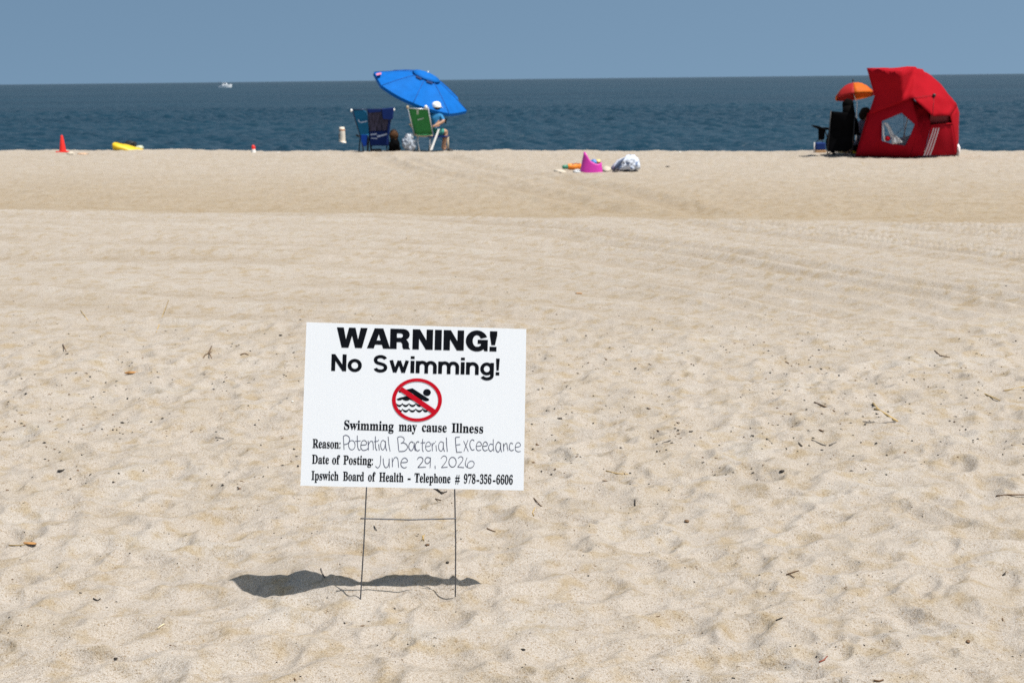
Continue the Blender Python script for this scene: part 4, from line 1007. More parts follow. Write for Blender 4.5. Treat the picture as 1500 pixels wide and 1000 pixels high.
# cooler and small things under the camp chair's arm
COOL = CLOTH('dark_blue_cooler', (0.012, 0.035, 0.16), 0.0)
pq = Place(1202, 226); gq = pq.floor(1203, .5)
cl = thing('cooler_bag', gq, 'dark blue cooler bag with a tan base standing left of the black camp chair', 'cooler bag')
m = MB(); a, b_ = pq(1196, 209.4, .5), pq(1209.4, 220, .5); m.box(((a.x + b_.x) / 2, a.y + .1, (a.z + b_.z) / 2), (b_.x - a.x, .2, a.z - b_.z)); m.build('bag_body', COOL, cl, gq, bevel=.02)
m = MB(); zb = b_.z; m.box(((a.x + b_.x) / 2, a.y + .1, (zb + gq.z) / 2 - .012), (b_.x - a.x + .03, .23, zb - gq.z + .02)); m.build('base', mat('tan_base', (.42, .25, .12), .7, var=.25), cl, gq, bevel=.01)
m = MB(); m.tube([a + Vector((.02, .1, 0)), a + Vector((.04, .1, .05)), a + Vector((.13, .1, .05)), a + Vector((.15, .1, 0))], .008, 6); m.build('handle', BLACKP, cl, gq)
st_ = MB(); f_ = pq.floor(1193.4, .45); st_.tube([f_ - Vector((0, 0, .05)), pq(1193, 208.5, .45)], .009, 8); o = st_.build('tent_stake', WHITEP, None, f_); tag(o, 'thin white stake standing in the sand left of the blue cooler', 'stake')
YEL = mat('yellow_toy_plastic', (0.72, 0.50, 0.02), .5, var=.12)
pq = Place(1252, 226)
def bucket(p, r, h, material, label):
    t_ = thing('sand_bucket', p, label, 'bucket'); m = MB(); m.lathe([(r * .72, 0), (r * .76, .002), (r, h), (r * 1.08, h), (r * 1.08, h - .012), (r * .97, h - .012), (r * .7, .01), (0, .01)], 20, p); m.build('pail', material, t_, p)
    m = MB(); m.tube([p + Vector((r * math.cos(t), 0, h - .01 + r * .55 * math.sin(t))) for t in np.linspace(0, math.pi, 9)], .004, 6); m.build('handle', material, t_, p)
bucket(pq.floor(1251.5, .62), .075, .12, YEL, 'yellow sand bucket behind the black camp chair, nearer the red tent')
bucket(pq.floor(1245.6, .70), .05, .11, YEL, 'small yellow sand bucket between the camp chair legs')
lump('beach_toy', pq.floor(1236, .62), (.10, .06, .05), TOYY, 'beige toy on the sand beneath the black camp chair', 'toy', 12, .3, sub=3)

# ---- red beach tent
def fold_cloth(n, c, tr, **k): return CLOTH(n, c, tr, rough=.8, spec=.06, **k)
RT = fold_cloth('red_canopy', (0.31, 0.0045, 0.011), 0.06, var=0.06, scale=4)
RW = fold_cloth('red_wall_shaded', (0.27, 0.0035, 0.011), 0.02, var=0.08, scale=4)  # same red cloth as the canopy, darkened for the walls' shade
pt2 = Place(1330, 230); gT = pt2.floor(1330)
tent = thing('beach_tent', gT, 'red umbrella style beach tent with a side window and three pale stripes', 'beach tent')
T = lambda x, y, d: pt2(x, y, d)
A_, A2, F_ = T(1269.6, 100, -.62), T(1281, 141, -.52), T(1272, 168.5, -.48)
K1, K2 = T(1319.2, 106.0, -.82), T(1321.6, 147, -.68)
B_, M_, H_ = T(1340.8, 98.4, -.15), T(1337.6, 143.6, -.68), T(1368, 140, -.46)
N_, O_, Q_ = T(1366, 170.5, -.70), T(1391.4, 169.8, -.40), T(1402.2, 155, .02)
R2, S2 = T(1386.4, 133, .02), T(1360, 107.4, .12)
# far rim, on the sea side
Ab, Bb, Sb, Rb, Qb = T(1272, 108, 1.25), T(1342, 106, 1.35), T(1362, 114, 1.3), T(1384, 138, 1.25), T(1398, 160, 1.15)
m = MB(); V = [A_, A2, F_, K1, K2, B_, M_, H_, N_, O_, Q_, R2, S2, Ab, Bb, Sb, Rb, Qb]
A0, A20, F0, K10, K20, B0, M0, H0, N0, O0, Q0, R0, S0, Ab0, Bb0, Sb0, Rb0, Qb0 = range(18)
m.add(V, [(A0, A20, K20, K10), (A20, F0, K20), (K10, K20, B0), (B0, K20, M0), (B0, M0, H0, S0), (F0, M0, K20), (H0, M0, N0), (H0, N0, O0), (H0, O0, Q0), (H0, Q0, R0), (H0, R0, S0),
          (A0, K10, B0), (A0, B0, Bb0, Ab0), (B0, S0, Sb0, Bb0), (S0, R0, Rb0, Sb0), (R0, Q0, Qb0, Rb0)], True)
m.build('canopy', RT, tent, gT, solid=.005, wr=(5, .036, 4.6))
# ribs seen as seams on the canopy, hub cap
SEAM_SHADE = mat('dark_red_seam_and_shade', (0.13, 0.004, 0.010), .7)
m = MB()
for e in (M_, N_): m.tube([H_ + Vector((0, -.012, 0)), along(H_, e, .5) + Vector((0, -.018, .006)), e + Vector((0, -.006, 0))], .004, 6)
m.build('seam', SEAM_SHADE, tent, gT)
m = MB(); m.lathe([(.035, -.01), (.035, .015), (.022, .03), (0, .035)], 14, H_ + Vector((0, -.01, 0)), Vector((.3, -1, .4))); m.build('hub', BLACKP, tent, gT)
# window wall
G1, G2 = T(1252.4, 230, -.20), T(1332, 231, -.34)
WIN = [T(1292, 177.6, -.46), T(1320.8, 165.6, -.50), T(1340, 182.4, -.49), T(1333.6, 198, -.47), T(1326.4, 213.6, -.45), T(1304.8, 210.6, -.45), T(1291.6, 206.4, -.45)]
V_ = T(1346, 186, -.50)
Fi, Mi = F_ + Vector((0, .07, .03)), M_ + Vector((0, .13, .05))
OUT = [Fi, along(Fi, Mi, .6) + Vector((0, .01, 0)), Mi, V_, along(V_, G2, .5), G2, along(G2, G1, .5) + Vector((0, .02, 0)), G1, along(G1, Fi, .45) + Vector((0.0, -.02, 0))]
m = MB(); o_ = OUT; w_ = WIN
idx = lambda L: L
V = o_ + w_; W0 = 9
m.add(V, [(0, 1, W0 + 0), (1, W0 + 1, W0 + 0), (1, 2, W0 + 1), (2, 3, W0 + 2, W0 + 1), (3, 4, W0 + 3, W0 + 2), (4, 5, W0 + 4, W0 + 3), (5, 6, W0 + 5, W0 + 4), (6, 7, W0 + 6, W0 + 5), (7, 8, W0 + 6), (8, 0, W0 + 0, W0 + 6)], True)
m.build('window_wall', RW, tent, gT, solid=.004, wr=(4, .022, 4.2))
WP = bpy.data.materials.new('hazy_window_film'); WP.use_nodes = True
t = WP.node_tree; p = t.nodes['Principled BSDF']; p.inputs['Base Color'].default_value = (.34, .37, .43, 1); p.inputs['Roughness'].default_value = .5
trn = t.nodes.new('ShaderNodeBsdfTransparent'); trn.inputs[0].default_value = (.92, .93, .95, 1); mx = t.nodes.new('ShaderNodeMixShader')
nz_ = t.nodes.new('ShaderNodeTexNoise'); nz_.inputs['Scale'].default_value = 5; mr_ = t.nodes.new('ShaderNodeMapRange'); mr_.inputs[3].default_value = .86; mr_.inputs[4].default_value = .95
t.links.new(nz_.outputs[0], mr_.inputs[0]); t.links.new(mr_.outputs[0], mx.inputs[0]); t.links.new(p.outputs[0], mx.inputs[1]); t.links.new(trn.outputs[0], mx.inputs[2]); t.links.new(mx.outputs[0], t.nodes['Material Output'].inputs[0])
m = MB(); cw = sum(WIN, Vector()) / 7 + Vector((0, .03, 0)); m.add([w + Vector((0, .012, 0)) for w in WIN] + [cw], [(i, (i + 1) % 7, 7) for i in range(7)], True)
wn = m.build('window', WP, tent, gT, wr=(2, .008, 5))
m = MB(); m.tube([T(1324.4, 167.5, -.44), T(1324.2, 186, -.43), T(1326, 206, -.40)], .006, 6); m.tube([T(1322, 188, -.44), T(1314, 196, -.43), T(1306, 203, -.42)], .005, 6); m.build('window_seam', mat('grey_seam', (.10, .10, .12), .7), tent, gT)
# pleated panel between window wall and striped wall
G3 = T(1353.5, 227.8, -.36); U_ = T(1363.4, 184, -.56); Ni = N_ + Vector((0, .12, .05))
Mp, Np = M_ + Vector((0, .30, .07)), N_ + Vector((0, .28, .07)); NP = 10; Pq = []
for j in range(NP + 1):
    v = j / NP; l_ = (Mp.lerp(V_, min(1, v * 2.2)) if v < .4545 else V_.lerp(G2, (v - .4545) / .5455)); r_ = (Np.lerp(U_, v / .35) if v < .35 else U_.lerp(G3, (v - .35) / .65))
    row = []
    for i in range(9):
        u = i / 8; p_ = l_.lerp(r_, u); row.append(p_ + Vector((0, .075 * math.sin(math.pi * u) * (1 - v) * math.sin((v * 5.5 - u * 1.6) * 2 * math.pi) + .07 * math.sin(math.pi * u) * (1 - v), 0)))
    Pq.append(row)
grid(Pq).build('pleated_panel', RW, tent, gT, solid=.004)
# striped wall
G4 = T(1400.8, 227, .06); U2 = T(1394.6, 181, -.24); Oi = O_ + Vector((0.015, .10, .05))
def SW(u, v):   # point on the striped wall
    return (U_ * (1 - u) + U2 * u) * (1 - v) + (G3 * (1 - u) + G4 * u) * v + Vector((0, -.03 * math.sin(math.pi * v) + .014 * math.sin(u * 9), 0))
grid([[SW(i / 14, j / 10) for i in range(15)] for j in range(11)]).build('striped_wall', RW, tent, gT, solid=.004)
STR = mat('pale_grey_stripe', (0.48, 0.42, 0.47), .6, var=.12, scale=30)
for k in range(3):
    G_ = []
    for j in range(11):
        v = 0.10 + .90 * j / 10
        xc = np.interp(v, [.1, .5, 1.0], [.165, .075, .005]) + .108 * k * (1 - .18 * v) + .0
        wd = .022
        G_.append([SW(xc + wd * e, v) + Vector((0, -.006, 0)) for e in (-1, 0, 1)])
    grid(G_).build('stripe', STR, tent, gT)
# dark red sheet painting the shaded gap above the striped wall
m = MB(); m.add([Ni, Oi, U2 + Vector((0, .10, .0)), U_ + Vector((0, .10, 0))], [(0, 1, 2, 3)], True); m.build('gap_shade', SEAM_SHADE, tent, gT, solid=.004, wr=(2, .01, 4))
m = MB(); m.add([T(1341, 139, -.30), T(1367, 158, -.30), T(1402, 160, .0), T(1401, 186, .05), T(1363, 190, -.22), T(1344, 180, -.22)], [(0, 1, 4, 5), (1, 2, 3, 4)], True); m.build('added_gap_sheet', RW, tent, gT, solid=.004, wr=(2, .01, 4))  # added sheet that keeps the gap under the canopy edge dark
m = MB(); m.tube([U_, along(U_, U2, .5) + Vector((0, -.01, .006)), U2], .012, 8); m.build('hem', RT, tent, gT)
# right side wall
Z1, Z2, G5 = T(1401.8, 192, -.02), T(1405.6, 166, .30), T(1402.6, 221, .85)
m = MB(); m.add([Oi, Q_ + Vector((0, .02, -.005)), Z2, Z1, U2, G4, G5, Qb], [(0, 1, 3, 4), (1, 2, 3), (4, 3, 5), (3, 2, 6, 5), (1, 7, 2), (7, 6, 2)], True)
m.build('side_wall', RT, tent, gT, solid=.004, wr=(2, .012, 4))
# left side hem falls straight to the sand
m = MB(); GL = T(1262, 226, .55); m.add([F_ + Vector((.005, .02, 0)), along(G1, F_, .45), G1, GL], [(0, 1, 3), (1, 2, 3)], True); m.build('side_wall', RW, tent, gT, solid=.004, wr=(2, .01, 4))
m = MB(); m.tube([H_ - Vector((0, -.02, 0)), T(1330, 170, .5), pt2.floor(1318, .7) - Vector((0, 0, .1))], .014, 10); m.build('pole', ALU, tent, gT)
for p_, q_ in ((G1, T(1247, 231.4, -.55)), (G2, T(1333, 233, -.58)), (G4, T(1404, 228.6, -.2))):
    f_ = Vector((q_.x, q_.y, H(q_.x, q_.y))); m = MB(); m.tube([p_, f_ + Vector((0, 0, .02)), f_ - Vector((0, 0, .08))], .005, 6); m.build('peg', BLACKP, tent, gT)
# towel hung inside, red cloth, pillow outside on the right
TW = CLOTH('white_grey_towel', (.66, .66, .68), .25, var=.12)
stripes(TW, (.46, .46, .50), 30, .55)
twp = T(1302, 190, -.53)
tw = thing('hanging_towel', twp, 'white towel hanging in the window of the red tent', 'towel')
P_ = [[T(x + w, y + w * .12, -.53 + .02 * math.sin(j * 1.7 + w)) for w in (0, 2, 4, 6)] for j, (x, y) in enumerate(((1292.5, 179), (1295, 180.5), (1298, 185), (1301, 191), (1303.5, 197), (1304.5, 201)))]
grid(P_).build('drape', TW, tw, twp, solid=.006)
P_ = [[T(x0 + (x1 - x0) * k / 5, y0 + (y1 - y0) * k / 5, -.54 + .02 * math.sin(k * 2 + j)) for k in range(6)] for j, (x0, y0, x1, y1) in enumerate(((1307, 198, 1309.5, 197), (1306.5, 203, 1316, 202), (1306, 208, 1321, 206.5), (1307.5, 211.5, 1323, 209)))]
grid(P_).build('drape', TW, tw, twp, solid=.006)
P_ = [[T(x + w, y, -.51) for w in (0, 1.3, 2.8)] for x, y in ((1292.2, 181), (1292.4, 190), (1292.8, 198), (1295.4, 207))]
grid(P_).build('drape', TW, tw, twp, solid=.006)
o = MB().blob((0, 0, 0), (.06, .05, .05), 31, .3, 2, 3).build('red_cloth', RT); o.location = T(1300, 203, -.50); tag(o, 'bunched red cloth inside the tent window below the towel', 'cloth')
GREYM = CLOTH('grey_ground_sheet', (.16, .17, .21), .1)
o = lump('folded_blanket', pt2.floor(1330, .1), (.30, .35, .24), GREYM, 'heap of grey blankets inside the red tent seen through its window', 'blanket', 41, .25, 1.6)
o = lump('pillow', T(1403.4, 208, .55) - Vector((0, 0, .10)), (.045, .09, .13), mat('white_cushion', (.72, .68, .68), .7, var=.1), 'white cushion against the right edge of the red tent', 'cushion', 17, .15, flat=-.95, sink=0)
o.location.z = H(o.location.x, o.location.y) + .0

# ---- cone, kayak and small things on the crest
CONE = mat('orange_red_cone', (0.66, 0.020, 0.012), .5, var=.08)
pcn = Place(90.5, 218.5); pcn.Y += 1.5; gcn = pcn.floor(90.5)
cone = thing('traffic_cone', gcn, 'red traffic cone standing on the crest of the sand at far left', 'traffic cone')
k = 1 / pcn.s
m = MB(); m.lathe([(5.0 * k, 0.02), (4.6 * k, .06), (1.7 * k, 23.5 * k), (1.2 * k, 24.6 * k), (0, 24.7 * k)], 20, gcn); m.build('body', CONE, cone, gcn)
m = MB(); m.box(gcn + Vector((-.01, 0, .012)), (16 * k, 14 * k, .03)); m.build('base', CONE, cone, gcn, bevel=.008)
YK = mat('yellow_plastic_hull', (0.62, 0.40, 0.01), .5, var=.06)
pky = Place(183, 219.5); gky = pky.floor(183, 1.3)
ky = thing('kayak', gky, 'yellow kayak with raised bow lying beyond the crest of the sand', 'kayak')
m = MB(); secs = [(164.8, 213.6, .02, .02), (166, 213.6, .10, .07), (169, 214.0, .16, .09), (176, 215.8, .22, .09), (186, 217.8, .28, .09), (197, 221.0, .32, .09), (210, 225, .30, .09), (226, 229, .16, .07), (236, 231, .02, .03)]
vs, n = [], 14
for x, y, w, h in secs:
    c = pky(x, y, 1.3 + (x - 165) * .006)
    for i in range(n):
        t = 2 * math.pi * i / n; sy, sz = math.cos(t), math.sin(t); vs.append(c + Vector((0, w * math.copysign(abs(sy) ** .8, sy), h * (sz if sz > 0 else 1.4 * sz))))
m.add(vs, [(i * n + q, i * n + (q + 1) % n, (i + 1) * n + (q + 1) % n, (i + 1) * n + q) for i in range(len(secs) - 1) for q in range(n)] + [tuple(range(n)), tuple((len(secs) - 1) * n + q for q in range(n))], True)
m.build('hull', YK, ky, gky)
m = MB(); m.tube([pky(x, y, 1.3 + (x - 165) * .006) + Vector((0, -.0, .1)) for x, y in ((170, 213.8), (176, 215.6), (182, 216.9))], .012, 6); m.build('carry_handle', BLACKP, ky, gky)
lump('backpack', pky(190.5, 214.8, 1.9), (.16, .13, .09), BLACKP, 'black bag lying on the far side of the yellow kayak', 'bag', 19, .3)
lump('beach_toy', pky(204.5, 218.2, 1.8), (.10, .1, .06), mat('pale_green_plastic', (.42, .45, .34), .6), 'pale green lump at the right end of the yellow kayak', 'toy', 23, .2, sub=3)
pl2 = Place(103, 219.6)
lump('beach_towel', pl2.floor(102, .2), (.09, .08, .05), CREAM, 'cream towel bundle right beside the red cone', 'towel', 2, .3, sub=3)
lump('beach_towel', pl2.floor(119.5, .3), (.13, .1, .035), mat('tan_towel', (.40, .27, .18), .8, var=.2), 'tan towel bundle lying on the crest between cone and kayak', 'towel', 6, .3, sub=3)
pm = Place(370.5, 219.5); gm = pm.floor(370.5, .3); k = 1 / pm.s
mk = thing('marker_post', gm, 'small red and white marker sticking up behind the crest of the sand', 'marker')
m = MB(); m.lathe([(4 * k, -.1), (3.6 * k, 0), (2.9 * k, 5.2 * k)], 16, gm); m.build('base', WHITEP, mk, gm)
m = MB(); m.lathe([(2.9 * k, 5.2 * k), (2.6 * k, 9 * k), (1.6 * k, 11 * k), (0, 11.3 * k)], 16, gm); m.build('top', CONE, mk, gm)

# ---- buoy on the water
d = ray(501.5, 211.2); tt = (SEA_Z - EYE) / d.z; gb = Vector((0, 0, EYE)) + d * tt; k = gb.y / FPX
BW = mat('white_buoy_shell', (.70, .61, .50), .5, var=.1, scale=3); BO = mat('orange_band', (.46, .16, .05), .5, var=.1)
bu = thing('buoy', gb, 'white can buoy with orange bands floating just off the beach', 'buoy')
m = MB(); m.lathe([(0, -.25), (5 * k, -.22), (9.0 * k, -.05), (9.4 * k, 1.6 * k), (8.4 * k, 3.0 * k), (4.7 * k, 3.6 * k)], 24, gb); m.build('float_collar', BW, bu, gb)
m = MB(); m.lathe([(4.7 * k, 3.6 * k), (4.6 * k, 12 * k), (4.4 * k, 18 * k), (4.3 * k, 19 * k), (4.25 * k, 22.6 * k), (3.4 * k, 24.2 * k), (0, 24.6 * k)], 24, gb); m.build('cylinder', BW, bu, gb)
m = MB(); m.lathe([(4.32 * k, 19.2 * k), (4.36 * k, 19.4 * k), (4.32 * k, 21.0 * k), (4.26 * k, 21.2 * k)], 24, gb); m.build('band', BO, bu, gb)
# the square orange mark on the buoy's shaded side
m = MB(); P_ = [[gb + Vector((4.66 * k * math.cos(a), 4.66 * k * math.sin(a), z * k)) for a in np.linspace(R(185), R(225), 6)] for z in (7.5, 11, 15)]
grid(P_).build('mark', BO, bu, gb)

# ---- motor boat
d = ray(330, 128.6); tt = (SEA_Z - EYE) / d.z; gbt = Vector((0, 0, EYE)) + d * tt; k = gbt.y / FPX
BTW = mat('white_boat_hull', (.78, .80, .82), .4, var=.03); BTG = mat('tinted_cabin_glass', (.05, .07, .10), .2)
bo = thing('motor_boat', gbt, 'small white motor boat far out near the horizon', 'boat')
def bsec(x, w, zb, zt): return [gbt + Vector((x * k, s1 * w * k, z * k)) for s1, z in ((-1, zt), (-.75, zb), (.75, zb), (1, zt))]
m = MB(); S_ = [bsec(-9.5, 2.6, -.8, 3.2), bsec(-4, 3.0, -.8, 3.2), bsec(2, 2.9, -.8, 3.8), bsec(6, 1.9, -.6, 4.4), bsec(9.6, .15, .8, 5.0)]
m.add([p for r in S_ for p in r], [(i * 4 + q, i * 4 + (q + 1) % 4, i * 4 + 4 + (q + 1) % 4, i * 4 + 4 + q) for i in range(4) for q in range(4)] + [(0, 1, 2, 3), (16, 17, 18, 19)]); m.build('hull', BTW, bo, gbt)
m = MB(); m.prism([gbt + Vector((x * k, -1.6 * k, z * k)) for x, z in ((-4, 3.2), (3.4, 3.9), (1.6, 7.0), (-3.4, 7.0))], (0, 3.2 * k, 0)); cb_ = m.build('cabin', BTW, bo, gbt)
m = MB(); m.prism([gbt + Vector((x * k, -1.7 * k, z * k)) for x, z in ((-3, 5.0), (2.2, 5.0), (1.5, 6.4), (-2.8, 6.4))], (0, 3.4 * k, 0)); m.build('window', BTG, bo, gbt)
m = MB(); m.tube([gbt + Vector((-6.4 * k, 0, 3 * k)), gbt + Vector((-6.8 * k, 0, 9.5 * k))], .25 * k, 6); m.tube([gbt + Vector((-8.5 * k, 1 * k, 3 * k)), gbt + Vector((-9.2 * k, 1 * k, 8.6 * k))], .2 * k, 6); m.build('mast', BTG, bo, gbt)

# ------------------------------------------------------------------ litter of the tide line on the sand
WOODK = mat('blackened_wood', (0.020, 0.015, 0.011), .8, var=.4, scale=80)
WOODB = mat('brown_driftwood', (0.115, 0.065, 0.032), .8, var=.4, scale=60)
STRAW = mat('dry_straw', (0.36, 0.25, 0.10), .7, var=.25, scale=60)
GREYW = mat('grey_twig', (0.12, 0.105, 0.09), .8, var=.3, scale=60)
SHELLM = mat('white_shell', (.80, .77, .72), .5, var=.08)
ORL = mat('orange_brown_leaf', (0.34, 0.17, 0.055), .7, var=.3, scale=40)
def stick(pts, r, material, label, cat='twig', name='twig', lift=.002, fork=None):
    P_ = []
    for x, y in pts:
        g = ground(x, y); P_.append(g + Vector((0, 0, lift)))
    r *= .72; rs = [r * (1 - .35 * i / max(1, len(P_) - 1)) for i in range(len(P_))]
    m = MB(); m.tube(P_, rs, 7)
    if fork:
        m2 = [ground(x, y) + Vector((0, 0, lift + .002)) for x, y in fork]; m.tube(m2, [r * .7] * len(m2), 6)
    c = P_[0]; o = m.build(name, material, None, c); tag(o, label, cat); return o
def chip(px, py, w, h, material, label, cat, name, seed, sub=3, amp=.3):
    g = ground(px, py); k_ = g.y / FPX; m = MB(); m.blob((0, 0, 0), (w * k_ * .43, h * k_ * .65, h * k_ * .26), seed, amp, 1.8, sub)
    o = m.build(name, material); o.location = g + Vector((0, 0, h * k_ * .22)); o.rotation_euler = (0, 0, random.Random(seed).uniform(-.5, .5)); tag(o, label, cat); return o
random.seed(4)
stick([(229, 487), (238, 463), (247, 440)], .0045, STRAW, 'long thin pale straw lying upright in the picture, left of the sign', 'straw', 'straw')
stick([(1314, 618), (1300, 609), (1287, 601), (1279, 591)], .009, STRAW, 'golden forked dry stalk right of the sign, topping a grey twig', 'stalk', 'dry_stalk', fork=[(1287, 601), (1281, 600)])
stick([(1312, 618.5), (1290, 621), (1275, 619), (1264, 618)], .007, GREYW, 'grey twig lying under the golden forked stalk', fork=[(1275, 619), (1267, 622)])
stick([(1193, 590), (1208, 596), (1223, 603)], .006, WOODB, 'brown straight stick left of the golden forked stalk')
stick([(1189, 645), (1203, 651), (1210, 653)], .005, GREYW, 'thin grey twig below the brown straight stick')
stick([(1215, 653), (1225, 648)], .005, GREYW, 'short grey twig beside the thin grey twig', )
stick([(1369, 515), (1377, 521), (1391, 524)], .005, WOODB, 'curved thin brown stalk at upper right of the sand', 'stalk', 'dry_stalk')
stick([(1424, 573), (1444, 578), (1465, 587)], .0055, STRAW, 'long straw stalk near the right edge above the dark clump', 'straw', 'straw')
stick([(1471, 573), (1500, 567), (1512, 565)], .006, STRAW, 'straw stalk cut by the right edge of the picture', 'straw', 'straw')
stick([(1459, 727), (1475, 725), (1510, 725)], .0045, WOODB, 'brown stick reaching out of the right edge of the picture')
stick([(888, 690), (903, 694), (920, 695)], .004, STRAW, 'short pale straw right of the sign panel', 'straw', 'straw')
stick([(782, 730), (790, 739), (799, 747)], .003, WOODB, 'thin brown straw slanting just below the right corner of the sign', 'straw', 'straw')
stick([(782, 756), (780, 750), (784, 748)], .003, STRAW, 'small curled straw below the slanting brown straw', 'straw', 'straw')
stick([(13, 799), (30, 799), (46, 797)], .003, STRAW, 'thin straw poking from the curled brown leaf at lower left', 'straw', 'straw')
chip(44, 798, 26, 6, ORL, 'curled golden brown leaf with a straw at lower left', 'leaf', 'dry_leaf', 3)
chip(89, 690, 12, 5, WOODK, 'largest black wood chip left of the sign', 'wood chip', 'wood_chip', 5)
stick([(137, 877), (143, 880), (147, 877)], .003, WOODK, 'bent black chip below and left of the sign shadow', 'wood chip', 'wood_chip')
chip(169, 958, 7, 4, WOODK, 'comma shaped black chip near the bottom left of the picture', 'wood chip', 'wood_chip', 8)
stick([(231, 921), (236, 917), (241, 914)], .0035, mat('pale_reed', (.62, .52, .34), .6), 'short pale reed at lower left of the picture', 'reed', 'reed')
chip(193, 547, 24, 7, ORL, 'yellow brown seaweed clump in the upper left sand', 'seaweed', 'seaweed_clump', 11, amp=.6)
chip(848, 430.5, 13, 4, ORL, 'small orange leaf alone on the smooth combed sand', 'leaf', 'dry_leaf', 14)
stick([(930, 741), (930, 732)], .004, WOODK, 'black upright splinter right of the sign legs', 'wood chip', 'wood_chip')
chip(1006, 764, 9, 7, WOODB, 'rounded brown pebble right of the black upright splinter', 'pebble', 'pebble', 17, amp=.12)
stick([(1152, 842), (1166, 837), (1170, 836)], .003, WOODB, 'forked brown twig in the lower right sand', fork=[(1154, 841), (1164, 847)])
stick([(1200, 971), (1207, 967), (1212, 962)], .0035, mat('reddish_twig', (.25, .07, .04), .7, var=.4), 'short reddish twig near the bottom edge of the picture')
chip(1418, 940, 8, 7, WOODB, 'round brown pebble at bottom right', 'pebble', 'pebble', 21, amp=.1)
stick([(1280, 997), (1288, 998), (1294, 996)], .004, WOODB, 'brown twig at the very bottom edge right of centre')
stick([(636, 716), (644, 721), (650, 722), (655, 720)], .004, WOODK, 'dark curled leaf just under the sign panel, left of the right leg', 'leaf', 'dry_leaf', fork=[(640, 717), (648, 724)])
stick([(638, 731), (650, 735), (662, 737)], .0035, WOODB, 'brown straw crossing just under the curled dark leaf', 'straw', 'straw')
chip(655.5, 824, 6, 5, WOODK, 'oval black pod between the sign legs', 'seed pod', 'seed_pod', 25, amp=.15)
chip(626, 798, 8, 4, WOODB, 'curled brown husk between the sign legs', 'husk', 'husk', 26)
stick([(619, 785), (621, 792)], .003, STRAW, 'tiny straw tuft left of the curled brown husk', 'straw', 'straw', fork=[(622, 784), (618, 792)])
stick([(548, 771), (552, 778)], .0025, WOODK, 'thin dark sliver beside the left sign leg under the crossbar', 'wood chip', 'wood_chip')
stick([(713, 774), (720, 777), (726, 779)], .003, WOODB, 'bent brown straw right of the right sign leg', 'straw', 'straw')
chip(1484, 631, 18, 5, WOODK, 'dark seaweed clump near the right edge of the picture', 'seaweed', 'seaweed_clump', 29, amp=.6)
chip(978, 244.5, 8, 3, WOODK, 'dark lump on the far sand right of the white and blue bag', 'driftwood', 'driftwood', 31)
chip(428.5, 588, 4, 3, SHELLM, 'white shell bit left of the sign panel', 'shell', 'shell', 33, sub=2)
chip(408, 222.6, 5, 2, SHELLM, 'white shell on the far crest of the sand', 'shell', 'shell', 34, sub=2)
chip(996, 223, 5, 2, SHELLM, 'white shell on the far sand between the bags and the tent', 'shell', 'shell', 35, sub=2)
stick([(310, 507), (306, 516), (310, 525)], .005, WOODB, 'branching brown twig left of the top of the sign', fork=[(310, 516), (300, 521), (296, 524)])
stick([(352, 520), (358, 518), (364, 520)], .006, WOODB, 'short brown twig just left of the sign top edge')
stick([(118, 455), (124, 463), (129, 470)], .005, STRAW, 'slanting straw in the upper left of the combed sand', 'straw', 'straw')
stick([(470, 833), (472, 840), (476, 846)], .003, GREYW, 'thin grey twig on the sand above the sign shadow')
stick([(92, 505), (97, 515)], .005, WOODB, 'small brown twig at the left among the black flecks')
stick([(316, 641), (328, 643)], .004, GREYW, 'thin grey sliver lying left of the sign panel', 'wood chip', 'wood_chip')
stick([(1123, 643), (1131, 650)], .005, WOODK, 'black bent sliver left of the thin grey twigs', 'wood chip', 'wood_chip')
stick([(1469, 843), (1473, 838)], .003, WOODK, 'black hook shaped sliver in the lower right sand', 'wood chip', 'wood_chip', fork=[(1469, 843), (1473, 842)])
stick([(1137, 909), (1146, 905)], .003, WOODK, 'black splinter at lower right of centre', 'wood chip', 'wood_chip')

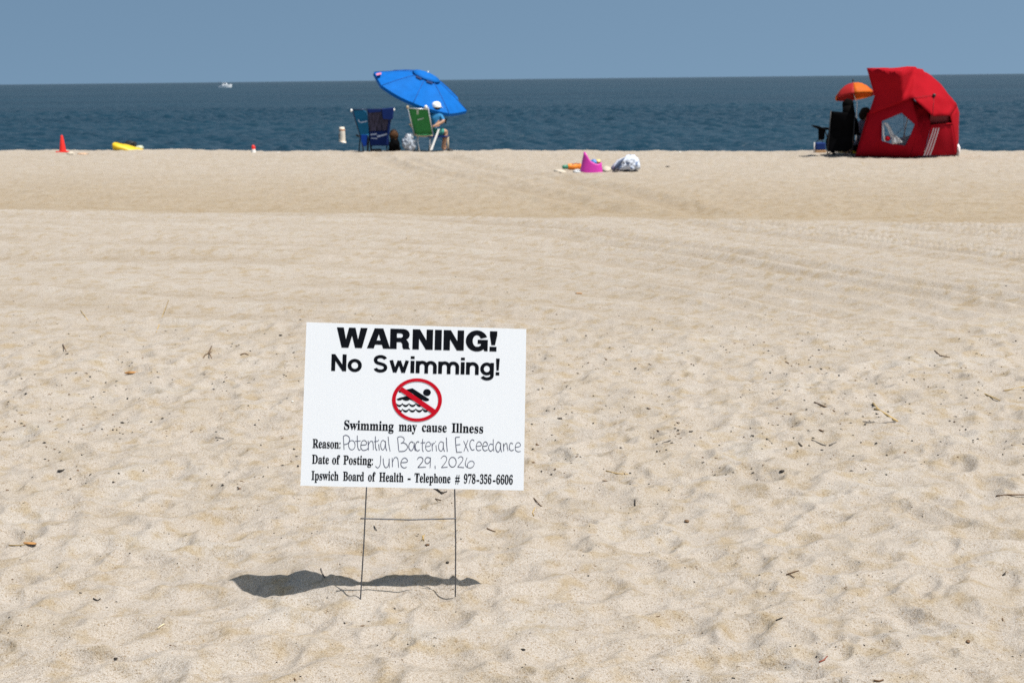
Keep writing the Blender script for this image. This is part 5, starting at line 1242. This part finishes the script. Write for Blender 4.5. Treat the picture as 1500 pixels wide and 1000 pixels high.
# many small flecks: five shapes, copied
FL = []
for i in range(6):
    rr = random.Random(50 + i); L_ = 1.0; m = MB()
    if i < 4: m.blob((0, 0, .12), (.5, (.34, .22, .15, .28)[i], .17), 60 + i, .5, 1.6, 2)
    else: m.tube([(-.6, 0, .08), (-.1, .06 * (i - 3), .14), (.6, -.05, .08)], [.10, .13, .07], 6)
    o = m.build('seaweed_fleck', (WOODK, WOODK, WOODB, WOODK, WOODB, WOODK)[i]); FL.append(o.data); bpy.data.objects.remove(o)
rr = random.Random(78)
def fleck_spot():
    while True:
        px, py = rr.uniform(-15, 1515), rr.uniform(0, 1) 
        py = 330 + 670 * py
        dens = np.interp(py, [330, 440, 480, 520, 640, 700, 800, 1000], [.03, .12, .5, .95, .95, .55, .32, .2])
        if vnoise(np.array([px / 90.]), np.array([py / 35.]), 8)[0] + .5 < rr.random() * .9: continue
        if rr.random() < dens and not (438 < px < 775 and 470 < py < 722): return px, py
SP = [fleck_spot() for _ in range(1400)]
def ground_many(L):
    D = [ray(*p) for p in L]; D = np.array([tuple(d) for d in D]); z = np.zeros(len(L))
    for _ in range(8):
        t_ = (z - EYE) / D[:, 2]; x_, y_ = D[:, 0] * t_, D[:, 1] * t_; z = .5 * z + .5 * height(x_, y_)
    return [Vector(p) for p in zip(x_.tolist(), y_.tolist(), height(x_, y_).tolist())]
GP = ground_many(SP)
for i in range(300):
    g = GP[i]; sz_ = (rr.uniform(.0035, .0085) + .009 * rr.random() ** 5) * (1 + .8 * (g.y > 5))
    o = bpy.data.objects.new('seaweed_fleck', FL[rr.randrange(6)]); COL.objects.link(o)
    o.location = g - Vector((0, 0, sz_ * .03)); o.scale = (sz_, sz_, sz_ * .8); o.rotation_euler = (rr.uniform(-.3, .3), rr.uniform(-.3, .3), rr.uniform(0, 6.28))
    tag(o, 'small dark fleck of dried seaweed or wood on the pale sand', 'fleck', 'dark flecks strewn over the sand')
m = MB(); mb = MB()
for i in range(1100):
    g = GP[300 + i]; sz_ = rr.uniform(.0022, .0048) * (1 + 1.1 * (g.y > 5)); a = rr.uniform(0, 6.28); el = rr.uniform(.25, .8)
    u = Vector((math.cos(a), math.sin(a), rr.uniform(-.2, .2))); v = Vector((-math.sin(a), math.cos(a), 0)) * el; w = Vector((0, 0, .45))
    (m if rr.random() < .72 else mb).add([g + u * sz_, g + v * sz_, g - u * sz_, g - v * sz_, g + w * sz_], [(0, 1, 4), (1, 2, 4), (2, 3, 4), (3, 0, 4)])
o = m.build('tiny_debris', WOODK); tag(o, 'countless tiny black crumbs scattered across the sand', 'debris', None, 'stuff')
o = mb.build('tiny_debris', WOODB); tag(o, 'countless tiny brown crumbs scattered across the sand', 'debris', None, 'stuff')
